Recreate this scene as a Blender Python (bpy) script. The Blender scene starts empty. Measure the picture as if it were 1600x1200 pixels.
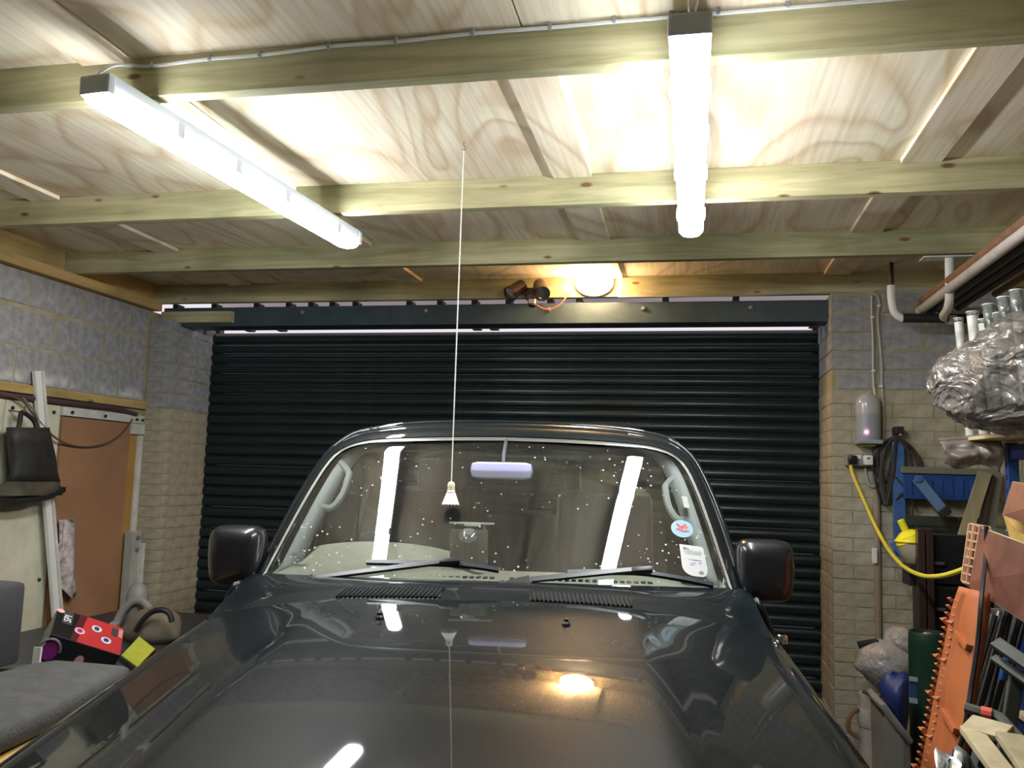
import bpy, bmesh, math, random
from mathutils import Vector, Matrix, noise as mnoise
random.seed(7)
C = bpy.context.scene.collection
S = bpy.context.scene
PI = math.pi
R = math.radians

# ------------------------------------------------------------------ camera, world, exposure
CAMZ = 1.68
FPX = 1330.0
_up = Vector((368., 12300., -1330.)).normalized()
_fw = Vector((280., -138., -1330.)); _fw = (_fw - _up * _fw.dot(_up)).normalized()
_rt = _fw.cross(_up)
ROT = Matrix((_rt, _fw, _up))                     # camera axes -> world axes
cam_d = bpy.data.cameras.new('camera'); cam = bpy.data.objects.new('camera', cam_d); C.objects.link(cam)
cam_d.sensor_fit = 'HORIZONTAL'; cam_d.sensor_width = 36.0; cam_d.lens = 36.0 * FPX / 1600.0
cam_d.clip_start = 0.02; cam_d.clip_end = 100
cam.matrix_world = Matrix.Translation((0, 0, CAMZ)) @ ROT.to_4x4()
S.camera = cam
S.view_settings.view_transform = 'Standard'; S.view_settings.look = 'None'
S.view_settings.gamma = 1.0; S.view_settings.use_curve_mapping = False
S.view_settings.exposure = 2.3
world = bpy.data.worlds.new('world'); S.world = world; world.use_nodes = True
world.node_tree.nodes['Background'].inputs[0].default_value = (0.80, 0.74, 0.80, 1)
world.node_tree.nodes['Background'].inputs[1].default_value = 0.22
TUBE_POWER = 15.0
BULB_POWER = 55.0

def ray(px, py): return ROT @ Vector((px - 800., 600. - py, -FPX))
def aY(px, py, Y): r = ray(px, py); return Vector((0, 0, CAMZ)) + r * (Y / r.y)      # photo measurement -> point on the plane y = Y
def aX(px, py, X): r = ray(px, py); return Vector((0, 0, CAMZ)) + r * (X / r.x)
def aZ(px, py, Z): r = ray(px, py); return Vector((0, 0, CAMZ)) + r * ((Z - CAMZ) / r.z)

# ------------------------------------------------------------------ materials
def mat(name, col, rough=0.6, metal=0.0, bump=0.0, bscale=40.0, var=0.0, vscale=6.0, col2=None, stretch=None, coat=0.0, spec=0.5, emit=None, estr=0.0, alpha=1.0, dust=0.0):
    m = bpy.data.materials.new(name); m.use_nodes = True
    nt = m.node_tree; n = nt.nodes; l = nt.links; p = n['Principled BSDF']
    p.inputs['Base Color'].default_value = (*col, 1); p.inputs['Roughness'].default_value = rough
    p.inputs['Metallic'].default_value = metal; p.inputs['Specular IOR Level'].default_value = spec
    p.inputs['Coat Weight'].default_value = coat; p.inputs['Coat Roughness'].default_value = 0.03
    p.inputs['Alpha'].default_value = alpha
    if emit: p.inputs['Emission Color'].default_value = (*emit, 1); p.inputs['Emission Strength'].default_value = estr
    tc = n.new('ShaderNodeTexCoord'); mp = n.new('ShaderNodeMapping'); l.new(tc.outputs['Object'], mp.inputs[0])
    if stretch: mp.inputs['Scale'].default_value = stretch
    if var > 0 or col2:
        nz = n.new('ShaderNodeTexNoise'); nz.inputs['Scale'].default_value = vscale; nz.inputs['Detail'].default_value = 6; nz.inputs['Roughness'].default_value = 0.62
        l.new(mp.outputs[0], nz.inputs['Vector'])
        cr = n.new('ShaderNodeValToRGB')
        a = col; b = col2 if col2 else tuple(max(0, c * (1 - var)) for c in col)
        cr.color_ramp.elements[0].position = 0.34; cr.color_ramp.elements[0].color = (*b, 1)
        cr.color_ramp.elements[1].position = 0.64; cr.color_ramp.elements[1].color = (*a, 1)
        l.new(nz.outputs[0], cr.inputs[0]); l.new(cr.outputs[0], p.inputs['Base Color'])
    if bump > 0:
        nb = n.new('ShaderNodeTexNoise'); nb.inputs['Scale'].default_value = bscale; nb.inputs['Detail'].default_value = 4
        l.new(mp.outputs[0], nb.inputs['Vector'])
        bp = n.new('ShaderNodeBump'); bp.inputs['Strength'].default_value = bump; bp.inputs['Distance'].default_value = 0.01
        l.new(nb.outputs[0], bp.inputs['Height']); l.new(bp.outputs[0], p.inputs['Normal'])
    return m

def ramp(n, stops):
    cr = n.new('ShaderNodeValToRGB'); e = cr.color_ramp.elements
    while len(e) < len(stops): e.new(0.5)
    for i, (pos, c) in enumerate(stops): e[i].position = pos; e[i].color = (*c, 1)
    return cr

def plywood_mat():
    """rotary-cut figure: contour lines of a stretched noise field, grain along Y"""
    m = bpy.data.materials.new('plywood'); m.use_nodes = True
    nt = m.node_tree; n = nt.nodes; l = nt.links; p = n['Principled BSDF']
    tc = n.new('ShaderNodeTexCoord'); oi = n.new('ShaderNodeObjectInfo')
    ad = n.new('ShaderNodeVectorMath'); ad.operation = 'MULTIPLY_ADD'
    l.new(oi.outputs['Random'], ad.inputs[0]); ad.inputs[1].default_value = (13, 29, 7); l.new(tc.outputs['Object'], ad.inputs[2])
    mp = n.new('ShaderNodeMapping'); mp.inputs['Scale'].default_value = (1.5, 0.55, 1); l.new(ad.outputs[0], mp.inputs[0])
    nz = n.new('ShaderNodeTexNoise'); nz.inputs['Scale'].default_value = 1.0; nz.inputs['Detail'].default_value = 2.2; nz.inputs['Roughness'].default_value = 0.45; nz.inputs['Distortion'].default_value = 0.6
    l.new(mp.outputs[0], nz.inputs['Vector'])
    mu = n.new('ShaderNodeMath'); mu.operation = 'MULTIPLY'; mu.inputs[1].default_value = 10; l.new(nz.outputs[0], mu.inputs[0])
    fr = n.new('ShaderNodeMath'); fr.operation = 'FRACT'; l.new(mu.outputs[0], fr.inputs[0])
    cr = ramp(n, [(0.0, (0.92, 0.85, 0.67)), (0.5, (0.90, 0.82, 0.64)), (0.80, (0.74, 0.60, 0.40)), (0.91, (0.86, 0.76, 0.56))]); cr.color_ramp.elements.new(1.0).color = (0.92, 0.85, 0.67, 1)
    l.new(fr.outputs[0], cr.inputs[0])
    mp2 = n.new('ShaderNodeMapping'); mp2.inputs['Scale'].default_value = (60, 2.0, 1); l.new(ad.outputs[0], mp2.inputs[0])
    n2 = n.new('ShaderNodeTexNoise'); n2.inputs['Scale'].default_value = 1.0; n2.inputs['Detail'].default_value = 3; l.new(mp2.outputs[0], n2.inputs['Vector'])
    r2 = ramp(n, [(0.3, (0.82, 0.80, 0.76)), (0.6, (1, 1, 1))]); l.new(n2.outputs[0], r2.inputs[0])
    n3 = n.new('ShaderNodeTexNoise'); n3.inputs['Scale'].default_value = 1.6; l.new(ad.outputs[0], n3.inputs['Vector'])
    r3 = ramp(n, [(0.38, (0.86, 0.80, 0.80)), (0.60, (1, 1, 1))]); l.new(n3.outputs[0], r3.inputs[0])
    mx = n.new('ShaderNodeMix'); mx.data_type = 'RGBA'; mx.blend_type = 'MULTIPLY'; mx.inputs[0].default_value = 1; l.new(cr.outputs[0], mx.inputs[6]); l.new(r2.outputs[0], mx.inputs[7])
    my = n.new('ShaderNodeMix'); my.data_type = 'RGBA'; my.blend_type = 'MULTIPLY'; my.inputs[0].default_value = 1; l.new(mx.outputs[2], my.inputs[6]); l.new(r3.outputs[0], my.inputs[7])
    l.new(my.outputs[2], p.inputs['Base Color']); p.inputs['Roughness'].default_value = 0.7
    return m

def timber_mat(name, a, b, knot=(0.16, 0.08, 0.03), axis='x'):
    m = bpy.data.materials.new(name); m.use_nodes = True
    nt = m.node_tree; n = nt.nodes; l = nt.links; p = n['Principled BSDF']
    tc = n.new('ShaderNodeTexCoord'); oi = n.new('ShaderNodeObjectInfo')
    ad = n.new('ShaderNodeVectorMath'); ad.operation = 'MULTIPLY_ADD'
    l.new(oi.outputs['Random'], ad.inputs[0]); ad.inputs[1].default_value = (31, 17, 23); l.new(tc.outputs['Object'], ad.inputs[2])
    mp = n.new('ShaderNodeMapping'); l.new(ad.outputs[0], mp.inputs[0])
    sc = {'x': (1.0, 14, 14), 'y': (14, 1.0, 14), 'z': (14, 14, 1.0)}[axis]; mp.inputs['Scale'].default_value = sc
    nz = n.new('ShaderNodeTexNoise'); nz.inputs['Scale'].default_value = 1.6; nz.inputs['Detail'].default_value = 6; nz.inputs['Roughness'].default_value = 0.6; nz.inputs['Distortion'].default_value = 0.8
    l.new(mp.outputs[0], nz.inputs['Vector'])
    cr = ramp(n, [(0.30, b), (0.68, a)]); l.new(nz.outputs[0], cr.inputs[0])
    n2 = n.new('ShaderNodeTexNoise'); n2.inputs['Scale'].default_value = 1.7; n2.inputs['Detail'].default_value = 3; l.new(ad.outputs[0], n2.inputs['Vector'])
    r2 = ramp(n, [(0.36, (0.62, 0.64, 0.58)), (0.62, (1.05, 1.03, 0.98))]); l.new(n2.outputs[0], r2.inputs[0])
    mx = n.new('ShaderNodeMix'); mx.data_type = 'RGBA'; mx.blend_type = 'MULTIPLY'; mx.inputs[0].default_value = 1; l.new(cr.outputs[0], mx.inputs[6]); l.new(r2.outputs[0], mx.inputs[7])
    mp3 = n.new('ShaderNodeMapping'); l.new(ad.outputs[0], mp3.inputs[0]); mp3.inputs['Scale'].default_value = {'x': (3.6, 9, 9), 'y': (9, 3.6, 9), 'z': (9, 9, 3.6)}[axis]
    vo = n.new('ShaderNodeTexVoronoi'); vo.inputs['Scale'].default_value = 1.0; l.new(mp3.outputs[0], vo.inputs['Vector'])
    r3 = ramp(n, [(0.06, (1, 1, 1)), (0.12, (0, 0, 0))]); l.new(vo.outputs['Distance'], r3.inputs[0])
    mk = n.new('ShaderNodeMix'); mk.data_type = 'RGBA'; l.new(r3.outputs[0], mk.inputs[0]); l.new(mx.outputs[2], mk.inputs[6]); mk.inputs[7].default_value = (*knot, 1)
    l.new(mk.outputs[2], p.inputs['Base Color']); p.inputs['Roughness'].default_value = 0.75
    return m

def glass_mat(name, tint=(0.93, 0.97, 0.95), dirt=0.0, refl=1.0):
    """thin pane: light goes straight through, Fresnel reflection on top, a film of dust and specks"""
    m = bpy.data.materials.new(name); m.use_nodes = True
    nt = m.node_tree; n = nt.nodes; l = nt.links; n.remove(n['Principled BSDF'])
    out = n['Material Output']
    tr = n.new('ShaderNodeBsdfTransparent'); tr.inputs[0].default_value = (*tint, 1)
    gl = n.new('ShaderNodeBsdfGlossy'); gl.inputs['Roughness'].default_value = 0.015; gl.inputs[0].default_value = (refl, refl, refl, 1)
    lw = n.new('ShaderNodeFresnel'); lw.inputs[0].default_value = 1.62
    mx = n.new('ShaderNodeMixShader'); l.new(lw.outputs[0], mx.inputs[0]); l.new(tr.outputs[0], mx.inputs[1]); l.new(gl.outputs[0], mx.inputs[2])
    last = mx
    if dirt > 0:
        tc = n.new('ShaderNodeTexCoord')
        vo = n.new('ShaderNodeTexVoronoi'); vo.inputs['Scale'].default_value = 38; l.new(tc.outputs['Object'], vo.inputs['Vector'])
        rr = ramp(n, [(0.09, (1, 1, 1)), (0.17, (0, 0, 0))]); l.new(vo.outputs['Distance'], rr.inputs[0])
        nz = n.new('ShaderNodeTexNoise'); nz.inputs['Scale'].default_value = 5; nz.inputs['Detail'].default_value = 5; l.new(tc.outputs['Object'], nz.inputs['Vector'])
        r2 = ramp(n, [(0.43, (0, 0, 0)), (0.60, (1, 1, 1))]); l.new(nz.outputs[0], r2.inputs[0])
        mu = n.new('ShaderNodeMath'); mu.operation = 'MULTIPLY'; l.new(rr.outputs[0], mu.inputs[0]); l.new(r2.outputs[0], mu.inputs[1])
        mb = n.new('ShaderNodeMath'); mb.operation = 'MULTIPLY_ADD'; l.new(mu.outputs[0], mb.inputs[0]); mb.inputs[1].default_value = 0.85; mb.inputs[2].default_value = dirt
        df = n.new('ShaderNodeBsdfDiffuse'); df.inputs[0].default_value = (0.75, 0.76, 0.72, 1)
        m2 = n.new('ShaderNodeMixShader'); l.new(mb.outputs[0], m2.inputs[0]); l.new(mx.outputs[0], m2.inputs[1]); l.new(df.outputs[0], m2.inputs[2]); last = m2
    l.new(last.outputs[0], out.inputs[0])
    return m

def paint_mat(name, col, dusty=0.35):
    """old dark metallic car paint, clear coat, fine dust and a few stains"""
    m = bpy.data.materials.new(name); m.use_nodes = True
    nt = m.node_tree; n = nt.nodes; l = nt.links; p = n['Principled BSDF']
    tc = n.new('ShaderNodeTexCoord')
    fl = n.new('ShaderNodeTexNoise'); fl.inputs['Scale'].default_value = 420; fl.inputs['Detail'].default_value = 2; l.new(tc.outputs['Object'], fl.inputs['Vector'])
    n1 = n.new('ShaderNodeTexNoise'); n1.inputs['Scale'].default_value = 3; n1.inputs['Detail'].default_value = 6; l.new(tc.outputs['Object'], n1.inputs['Vector'])
    r1 = ramp(n, [(0.35, (0.0, 0.0, 0.0)), (0.75, (dusty, dusty, dusty))]); l.new(n1.outputs[0], r1.inputs[0])
    r0 = ramp(n, [(0.42, tuple(c * 0.7 for c in col)), (0.66, tuple(c * 1.7 for c in col))]); l.new(fl.outputs[0], r0.inputs[0])
    mx = n.new('ShaderNodeMix'); mx.data_type = 'RGBA'; l.new(r1.outputs[0], mx.inputs[0]); l.new(r0.outputs[0], mx.inputs[6]); mx.inputs[7].default_value = (0.13, 0.14, 0.14, 1)
    l.new(mx.outputs[2], p.inputs['Base Color'])
    p.inputs['Metallic'].default_value = 0.0; p.inputs['Roughness'].default_value = 0.45; p.inputs['Specular IOR Level'].default_value = 0.06
    p.inputs['Coat Weight'].default_value = 0.85; p.inputs['Coat Roughness'].default_value = 0.032; p.inputs['Coat IOR'].default_value = 1.45
    return m

M = {}
M['ply'] = plywood_mat()
M['joist'] = timber_mat('green_treated_timber', (0.64, 0.60, 0.39), (0.36, 0.335, 0.18))
M['joist_y'] = timber_mat('yellow_timber', (0.62, 0.45, 0.19), (0.45, 0.30, 0.12), axis='y')
M['pale_timber'] = timber_mat('pale_timber', (0.50, 0.43, 0.29), (0.40, 0.33, 0.19), axis='z')
M['block'] = mat('concrete_block', (0.42, 0.425, 0.435), 0.95, bump=0.6, bscale=90, col2=(0.28, 0.282, 0.29), vscale=22, spec=0.1)
M['block_bloom'] = M['block'].copy()
def _bloom(m):
    """white salt bloom along the foot of the lowest course"""
    nt = m.node_tree; n = nt.nodes; l = nt.links; p = n['Principled BSDF']; src = p.inputs['Base Color'].links[0].from_socket
    tc = n.new('ShaderNodeTexCoord'); sp = n.new('ShaderNodeSeparateXYZ'); l.new(tc.outputs['Object'], sp.inputs[0])
    mr = n.new('ShaderNodeMapRange'); mr.inputs[1].default_value = 0.015; mr.inputs[2].default_value = 0.09; mr.inputs[3].default_value = 1; mr.inputs[4].default_value = 0; l.new(sp.outputs[2], mr.inputs[0])
    m2 = n.new('ShaderNodeMapRange'); m2.inputs[1].default_value = 0.0; m2.inputs[2].default_value = 0.03; l.new(sp.outputs[2], m2.inputs[0])
    oi = n.new('ShaderNodeObjectInfo'); ad = n.new('ShaderNodeVectorMath'); l.new(tc.outputs['Object'], ad.inputs[0]); l.new(oi.outputs['Random'], ad.inputs[1])
    nz = n.new('ShaderNodeTexNoise'); nz.inputs['Scale'].default_value = 7; nz.inputs['Detail'].default_value = 5; l.new(ad.outputs[0], nz.inputs['Vector'])
    rr = ramp(n, [(0.42, (0, 0, 0)), (0.60, (1, 1, 1))]); l.new(nz.outputs[0], rr.inputs[0])
    a = n.new('ShaderNodeMath'); a.operation = 'MULTIPLY'; l.new(mr.outputs[0], a.inputs[0]); l.new(rr.outputs[0], a.inputs[1])
    b = n.new('ShaderNodeMath'); b.operation = 'MULTIPLY'; l.new(a.outputs[0], b.inputs[0]); l.new(m2.outputs[0], b.inputs[1])
    mx = n.new('ShaderNodeMix'); mx.data_type = 'RGBA'; l.new(b.outputs[0], mx.inputs[0]); l.new(src, mx.inputs[6]); mx.inputs[7].default_value = (0.78, 0.78, 0.78, 1); l.new(mx.outputs[2], p.inputs['Base Color'])
_bloom(M['block_bloom'])
M['mortar'] = mat('mortar', (0.46, 0.42, 0.30), 0.95, bump=0.5, bscale=60, col2=(0.36, 0.31, 0.17), vscale=7, spec=0.1)
M['cream'] = mat('cream_wall_paint', (0.56, 0.52, 0.36), 0.85, bump=0.35, bscale=50, col2=(0.42, 0.39, 0.26), vscale=8, spec=0.2)
M['cream_b'] = mat('cream_brick_paint', (0.50, 0.46, 0.345), 0.85, bump=0.5, bscale=55, col2=(0.35, 0.31, 0.22), vscale=11, spec=0.2)
M['panelpaint'] = mat('wall_panel_paint', (0.70, 0.69, 0.55), 0.7, bump=0.15, bscale=30, col2=(0.54, 0.53, 0.40), vscale=4, spec=0.3)
M['hardboard'] = mat('brown_hardboard', (0.38, 0.205, 0.11), 0.75, bump=0.05, bscale=60, col2=(0.31, 0.165, 0.085), vscale=3)
M['hardboard_y'] = mat('yellow_hardboard', (0.45, 0.26, 0.07), 0.75, col2=(0.36, 0.20, 0.05), vscale=4)
M['whitepaint'] = mat('white_paint', (0.72, 0.72, 0.68), 0.5, col2=(0.55, 0.55, 0.50), vscale=10)
M['upvc'] = mat('white_plastic', (0.80, 0.80, 0.78), 0.35)
M['greyplastic'] = mat('pale_grey_plastic', (0.30, 0.33, 0.37), 0.4)
M['concrete'] = mat('concrete_floor', (0.24, 0.235, 0.22), 0.85, bump=0.2, bscale=30, col2=(0.15, 0.145, 0.135), vscale=4)
M['shutter'] = mat('dark_green_shutter_paint', (0.012, 0.026, 0.029), 0.30, col2=(0.008, 0.018, 0.020), vscale=9, spec=0.5)
M['lintel'] = mat('dark_steel_paint', (0.060, 0.095, 0.115), 0.45, bump=0.1, bscale=40, col2=(0.042, 0.068, 0.085), vscale=7)
M['black'] = mat('black_rubber', (0.014, 0.014, 0.015), 0.55, bump=0.1, bscale=60)
M['blackgloss'] = mat('black_gloss_plastic', (0.012, 0.012, 0.014), 0.25)
M['boot'] = mat('dusty_black_rubber', (0.030, 0.030, 0.028), 0.6, bump=0.3, bscale=18, col2=(0.012, 0.012, 0.012), vscale=9)
M['bootfoot'] = mat('muddy_rubber', (0.10, 0.09, 0.055), 0.8, bump=0.3, bscale=25, col2=(0.025, 0.024, 0.02), vscale=8)
M['cablewhite'] = mat('white_cable_sheath', (0.70, 0.71, 0.72), 0.45)
M['cablegrey'] = mat('grey_cable_sheath', (0.50, 0.50, 0.46), 0.5)
M['yellow'] = mat('yellow_cable_sheath', (0.70, 0.58, 0.05), 0.45)
M['yellowp'] = mat('yellow_plastic', (0.80, 0.68, 0.02), 0.4)
M['red'] = mat('red_cable', (0.65, 0.10, 0.07), 0.5)
M['rope'] = mat('brown_rope', (0.14, 0.08, 0.055), 0.9)
M['string'] = mat('white_string', (0.80, 0.78, 0.70), 0.7)
M['rust'] = mat('rusty_steel', (0.27, 0.14, 0.07), 0.8, bump=0.3, bscale=70, col2=(0.17, 0.10, 0.06), vscale=14)
M['greypipe'] = mat('weathered_plastic_pipe', (0.50, 0.46, 0.43), 0.6, col2=(0.38, 0.34, 0.31), vscale=8)
M['darkpipe'] = mat('dark_pipe', (0.045, 0.04, 0.036), 0.6, col2=(0.025, 0.022, 0.02), vscale=8)
M['blue'] = mat('blue_enamel', (0.02, 0.075, 0.28), 0.4, col2=(0.014, 0.05, 0.20), vscale=7)
M['bluemid'] = mat('mid_blue_enamel', (0.06, 0.16, 0.40), 0.45, col2=(0.04, 0.11, 0.29), vscale=9)
M['navy'] = mat('navy_plastic', (0.012, 0.026, 0.12), 0.5, bump=0.4, bscale=14)
M['redply'] = mat('red_faced_plywood', (0.20, 0.080, 0.052), 0.40, col2=(0.10, 0.045, 0.032), vscale=9)
M['plyedge'] = mat('pale_wood_edge', (0.60, 0.50, 0.32), 0.7, col2=(0.5, 0.4, 0.24), vscale=20)
M['orange'] = mat('orange_plastic', (0.41, 0.115, 0.03), 0.6, col2=(0.34, 0.09, 0.024), vscale=5)
M['orangepale'] = mat('faded_orange_mesh', (0.72, 0.42, 0.24), 0.6)
M['gasgreen'] = mat('dark_green_enamel', (0.010, 0.036, 0.020), 0.4, col2=(0.02, 0.045, 0.025), vscale=5)
M['bubble'] = mat('bubble_wrap', (0.48, 0.44, 0.42), 0.25, bump=0.9, bscale=45, col2=(0.34, 0.31, 0.29), vscale=9, spec=0.7)
M['greycrate'] = mat('dull_grey_plastic', (0.25, 0.235, 0.21), 0.5, col2=(0.18, 0.165, 0.15), vscale=6)
M['silver'] = mat('silver_foil', (0.62, 0.65, 0.67), 0.22, metal=0.8, bump=0.5, bscale=9)
M['steel'] = mat('grey_steel', (0.40, 0.41, 0.38), 0.45, metal=0.6, col2=(0.26, 0.26, 0.22), vscale=9)
M['trestle'] = mat('grey_green_metal', (0.060, 0.064, 0.050), 0.6, metal=0.0, col2=(0.03, 0.033, 0.024), vscale=9)
M['carpet'] = mat('grey_carpet', (0.105, 0.102, 0.096), 0.95, bump=0.5, bscale=120, col2=(0.08, 0.078, 0.074), vscale=14, spec=0.1)
M['foam'] = mat('yellow_ply_edge', (0.60, 0.38, 0.11), 0.8, col2=(0.50, 0.30, 0.08), vscale=9)
M['case'] = mat('charcoal_plastic', (0.045, 0.045, 0.05), 0.5, bump=0.1, bscale=80)
M['boxblack'] = mat('black_printed_card', (0.010, 0.008, 0.010), 0.35)
M['boxred'] = mat('red_printed_card', (0.50, 0.035, 0.035), 0.35, col2=(0.42, 0.03, 0.035), vscale=5)
M['boxdark'] = mat('dark_red_print', (0.085, 0.012, 0.016), 0.35)
M['magenta'] = mat('magenta_print', (0.30, 0.02, 0.24), 0.4)
M['pinkprint'] = mat('pink_print', (0.75, 0.42, 0.40), 0.4)
M['paleprint'] = mat('pale_blue_print', (0.60, 0.68, 0.75), 0.4)
M['blueprint'] = mat('dark_blue_print', (0.03, 0.05, 0.12), 0.4)
M['whiteprint'] = mat('white_print', (0.85, 0.85, 0.85), 0.4)
M['sack'] = mat('brown_sack', (0.24, 0.20, 0.15), 0.9, bump=0.8, bscale=14, col2=(0.14, 0.12, 0.09), vscale=7)
M['hose'] = mat('grey_hose', (0.26, 0.25, 0.235), 0.5)
M['limeyellow'] = mat('yellow_green_plastic', (0.40, 0.40, 0.03), 0.6, col2=(0.32, 0.31, 0.025), vscale=10)
M['rag'] = mat('patterned_rag', (0.74, 0.66, 0.66), 0.95, bump=0.5, bscale=20, col2=(0.16, 0.14, 0.15), vscale=15)
M['paint'] = paint_mat('dark_green_grey_car_paint', (0.005, 0.008, 0.0095), 0.04)
M['trimgrey'] = mat('grey_bright_trim', (0.34, 0.34, 0.31), 0.30, metal=0.75)
M['blacktrim'] = mat('black_car_trim', (0.015, 0.015, 0.017), 0.45)
M['mirrorshell'] = mat('black_mirror_shell', (0.012, 0.012, 0.016), 0.28, coat=0.5)
M['wiper'] = mat('worn_wiper_paint', (0.030, 0.030, 0.032), 0.35)
M['blade'] = mat('wiper_rubber', (0.010, 0.014, 0.028), 0.4)
M['dash'] = mat('beige_grey_dash_plastic', (0.46, 0.45, 0.36), 0.65, bump=0.1, bscale=200)
M['interior'] = mat('grey_interior_trim', (0.33, 0.35, 0.345), 0.6)
M['headliner'] = mat('beige_headliner', (0.16, 0.14, 0.11), 0.9)
M['seat'] = mat('grey_brown_seat_cloth', (0.055, 0.05, 0.036), 0.9, col2=(0.04, 0.036, 0.026), vscale=9)
M['lavender'] = mat('lavender_grey_plastic', (0.48, 0.48, 0.72), 0.4)
M['glass'] = glass_mat('windscreen_glass', dirt=0.012)
M['sideglass'] = glass_mat('tinted_side_glass', tint=(0.35, 0.38, 0.36))
M['clearp'] = glass_mat('clear_plastic', tint=(0.80, 0.84, 0.84), dirt=0.10)
M['tubedust'] = mat('dusty_clear_plastic', (0.66, 0.66, 0.62), 0.35, col2=(0.42, 0.42, 0.39), vscale=16)
M['chrome'] = mat('chrome', (0.7, 0.7, 0.7), 0.12, metal=1.0)
M['amber'] = mat('clear_lens', (0.55, 0.5, 0.45), 0.15)
M['tyre'] = mat('tyre_rubber', (0.02, 0.02, 0.02), 0.8)
M['skyblue'] = mat('pale_blue_sticker', (0.22, 0.37, 0.45), 0.5)
M['redprint'] = mat('red_print', (0.45, 0.05, 0.05), 0.5)
M['white'] = mat('white_sticker', (0.46, 0.46, 0.46), 0.5)
M['purpleink'] = mat('purple_ink', (0.14, 0.12, 0.48), 0.5)
M['greyink'] = mat('grey_ink', (0.16, 0.17, 0.19), 0.5)
M['darkink'] = mat('dark_ink', (0.10, 0.11, 0.10), 0.5)
M['feather'] = mat('white_feather', (0.84, 0.82, 0.76), 0.7)
M['cork'] = mat('pale_cork', (0.72, 0.66, 0.48), 0.7)
M['lampbody'] = mat('pale_blue_grey_lamp_body', (0.60, 0.66, 0.72), 0.45)
M['tubelight'] = mat('glowing_diffuser', (0.9, 0.9, 0.9), 0.4, emit=(0.95, 0.985, 1.0), estr=TUBE_POWER)
M['bulb'] = mat('glowing_warm_glass', (0.9, 0.8, 0.6), 0.4, emit=(1.0, 0.62, 0.31), estr=BULB_POWER)
M['led'] = mat('red_led', (0.9, 0.3, 0.4), 0.4, emit=(1.0, 0.25, 0.40), estr=6)
M['darkbrown'] = mat('dark_brown_plastic', (0.035, 0.018, 0.014), 0.35)
M['lens'] = mat('silver_lamp_glass', (0.55, 0.57, 0.60), 0.12, metal=0.9)
M['beigeplastic'] = mat('beige_plastic', (0.60, 0.52, 0.44), 0.4)
M['soffit'] = mat('pale_board', (0.62, 0.56, 0.58), 0.8)
M['brownfoil'] = mat('brown_tinted_film', (0.24, 0.195, 0.165), 0.25, bump=0.7, bscale=14, col2=(0.17, 0.135, 0.115), vscale=7, alpha=0.72)

def film_mat():
    m = bpy.data.materials.new('crumpled_clear_film'); m.use_nodes = True
    nt = m.node_tree; n = nt.nodes; l = nt.links; p = n['Principled BSDF']; out = n['Material Output']
    tc = n.new('ShaderNodeTexCoord'); mp = n.new('ShaderNodeMapping'); mp.inputs['Scale'].default_value = (1, 1.0, 1.8); l.new(tc.outputs['Object'], mp.inputs[0])
    nz = n.new('ShaderNodeTexNoise'); nz.inputs['Scale'].default_value = 5; nz.inputs['Detail'].default_value = 2.5; nz.inputs['Distortion'].default_value = 2.2; l.new(mp.outputs[0], nz.inputs['Vector'])
    bp = n.new('ShaderNodeBump'); bp.inputs['Strength'].default_value = 1.0; bp.inputs['Distance'].default_value = 0.06; l.new(nz.outputs[0], bp.inputs['Height']); l.new(bp.outputs[0], p.inputs['Normal'])
    p.inputs['Base Color'].default_value = (0.19, 0.17, 0.155, 1); p.inputs['Roughness'].default_value = 0.10; p.inputs['Specular IOR Level'].default_value = 0.9
    tr = n.new('ShaderNodeBsdfTransparent'); tr.inputs[0].default_value = (0.9, 0.88, 0.86, 1)
    mx = n.new('ShaderNodeMixShader'); mx.inputs[0].default_value = 0.66; l.new(tr.outputs[0], mx.inputs[1]); l.new(p.outputs[0], mx.inputs[2]); l.new(mx.outputs[0], out.inputs[0])
    return m
M['film'] = film_mat()

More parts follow.
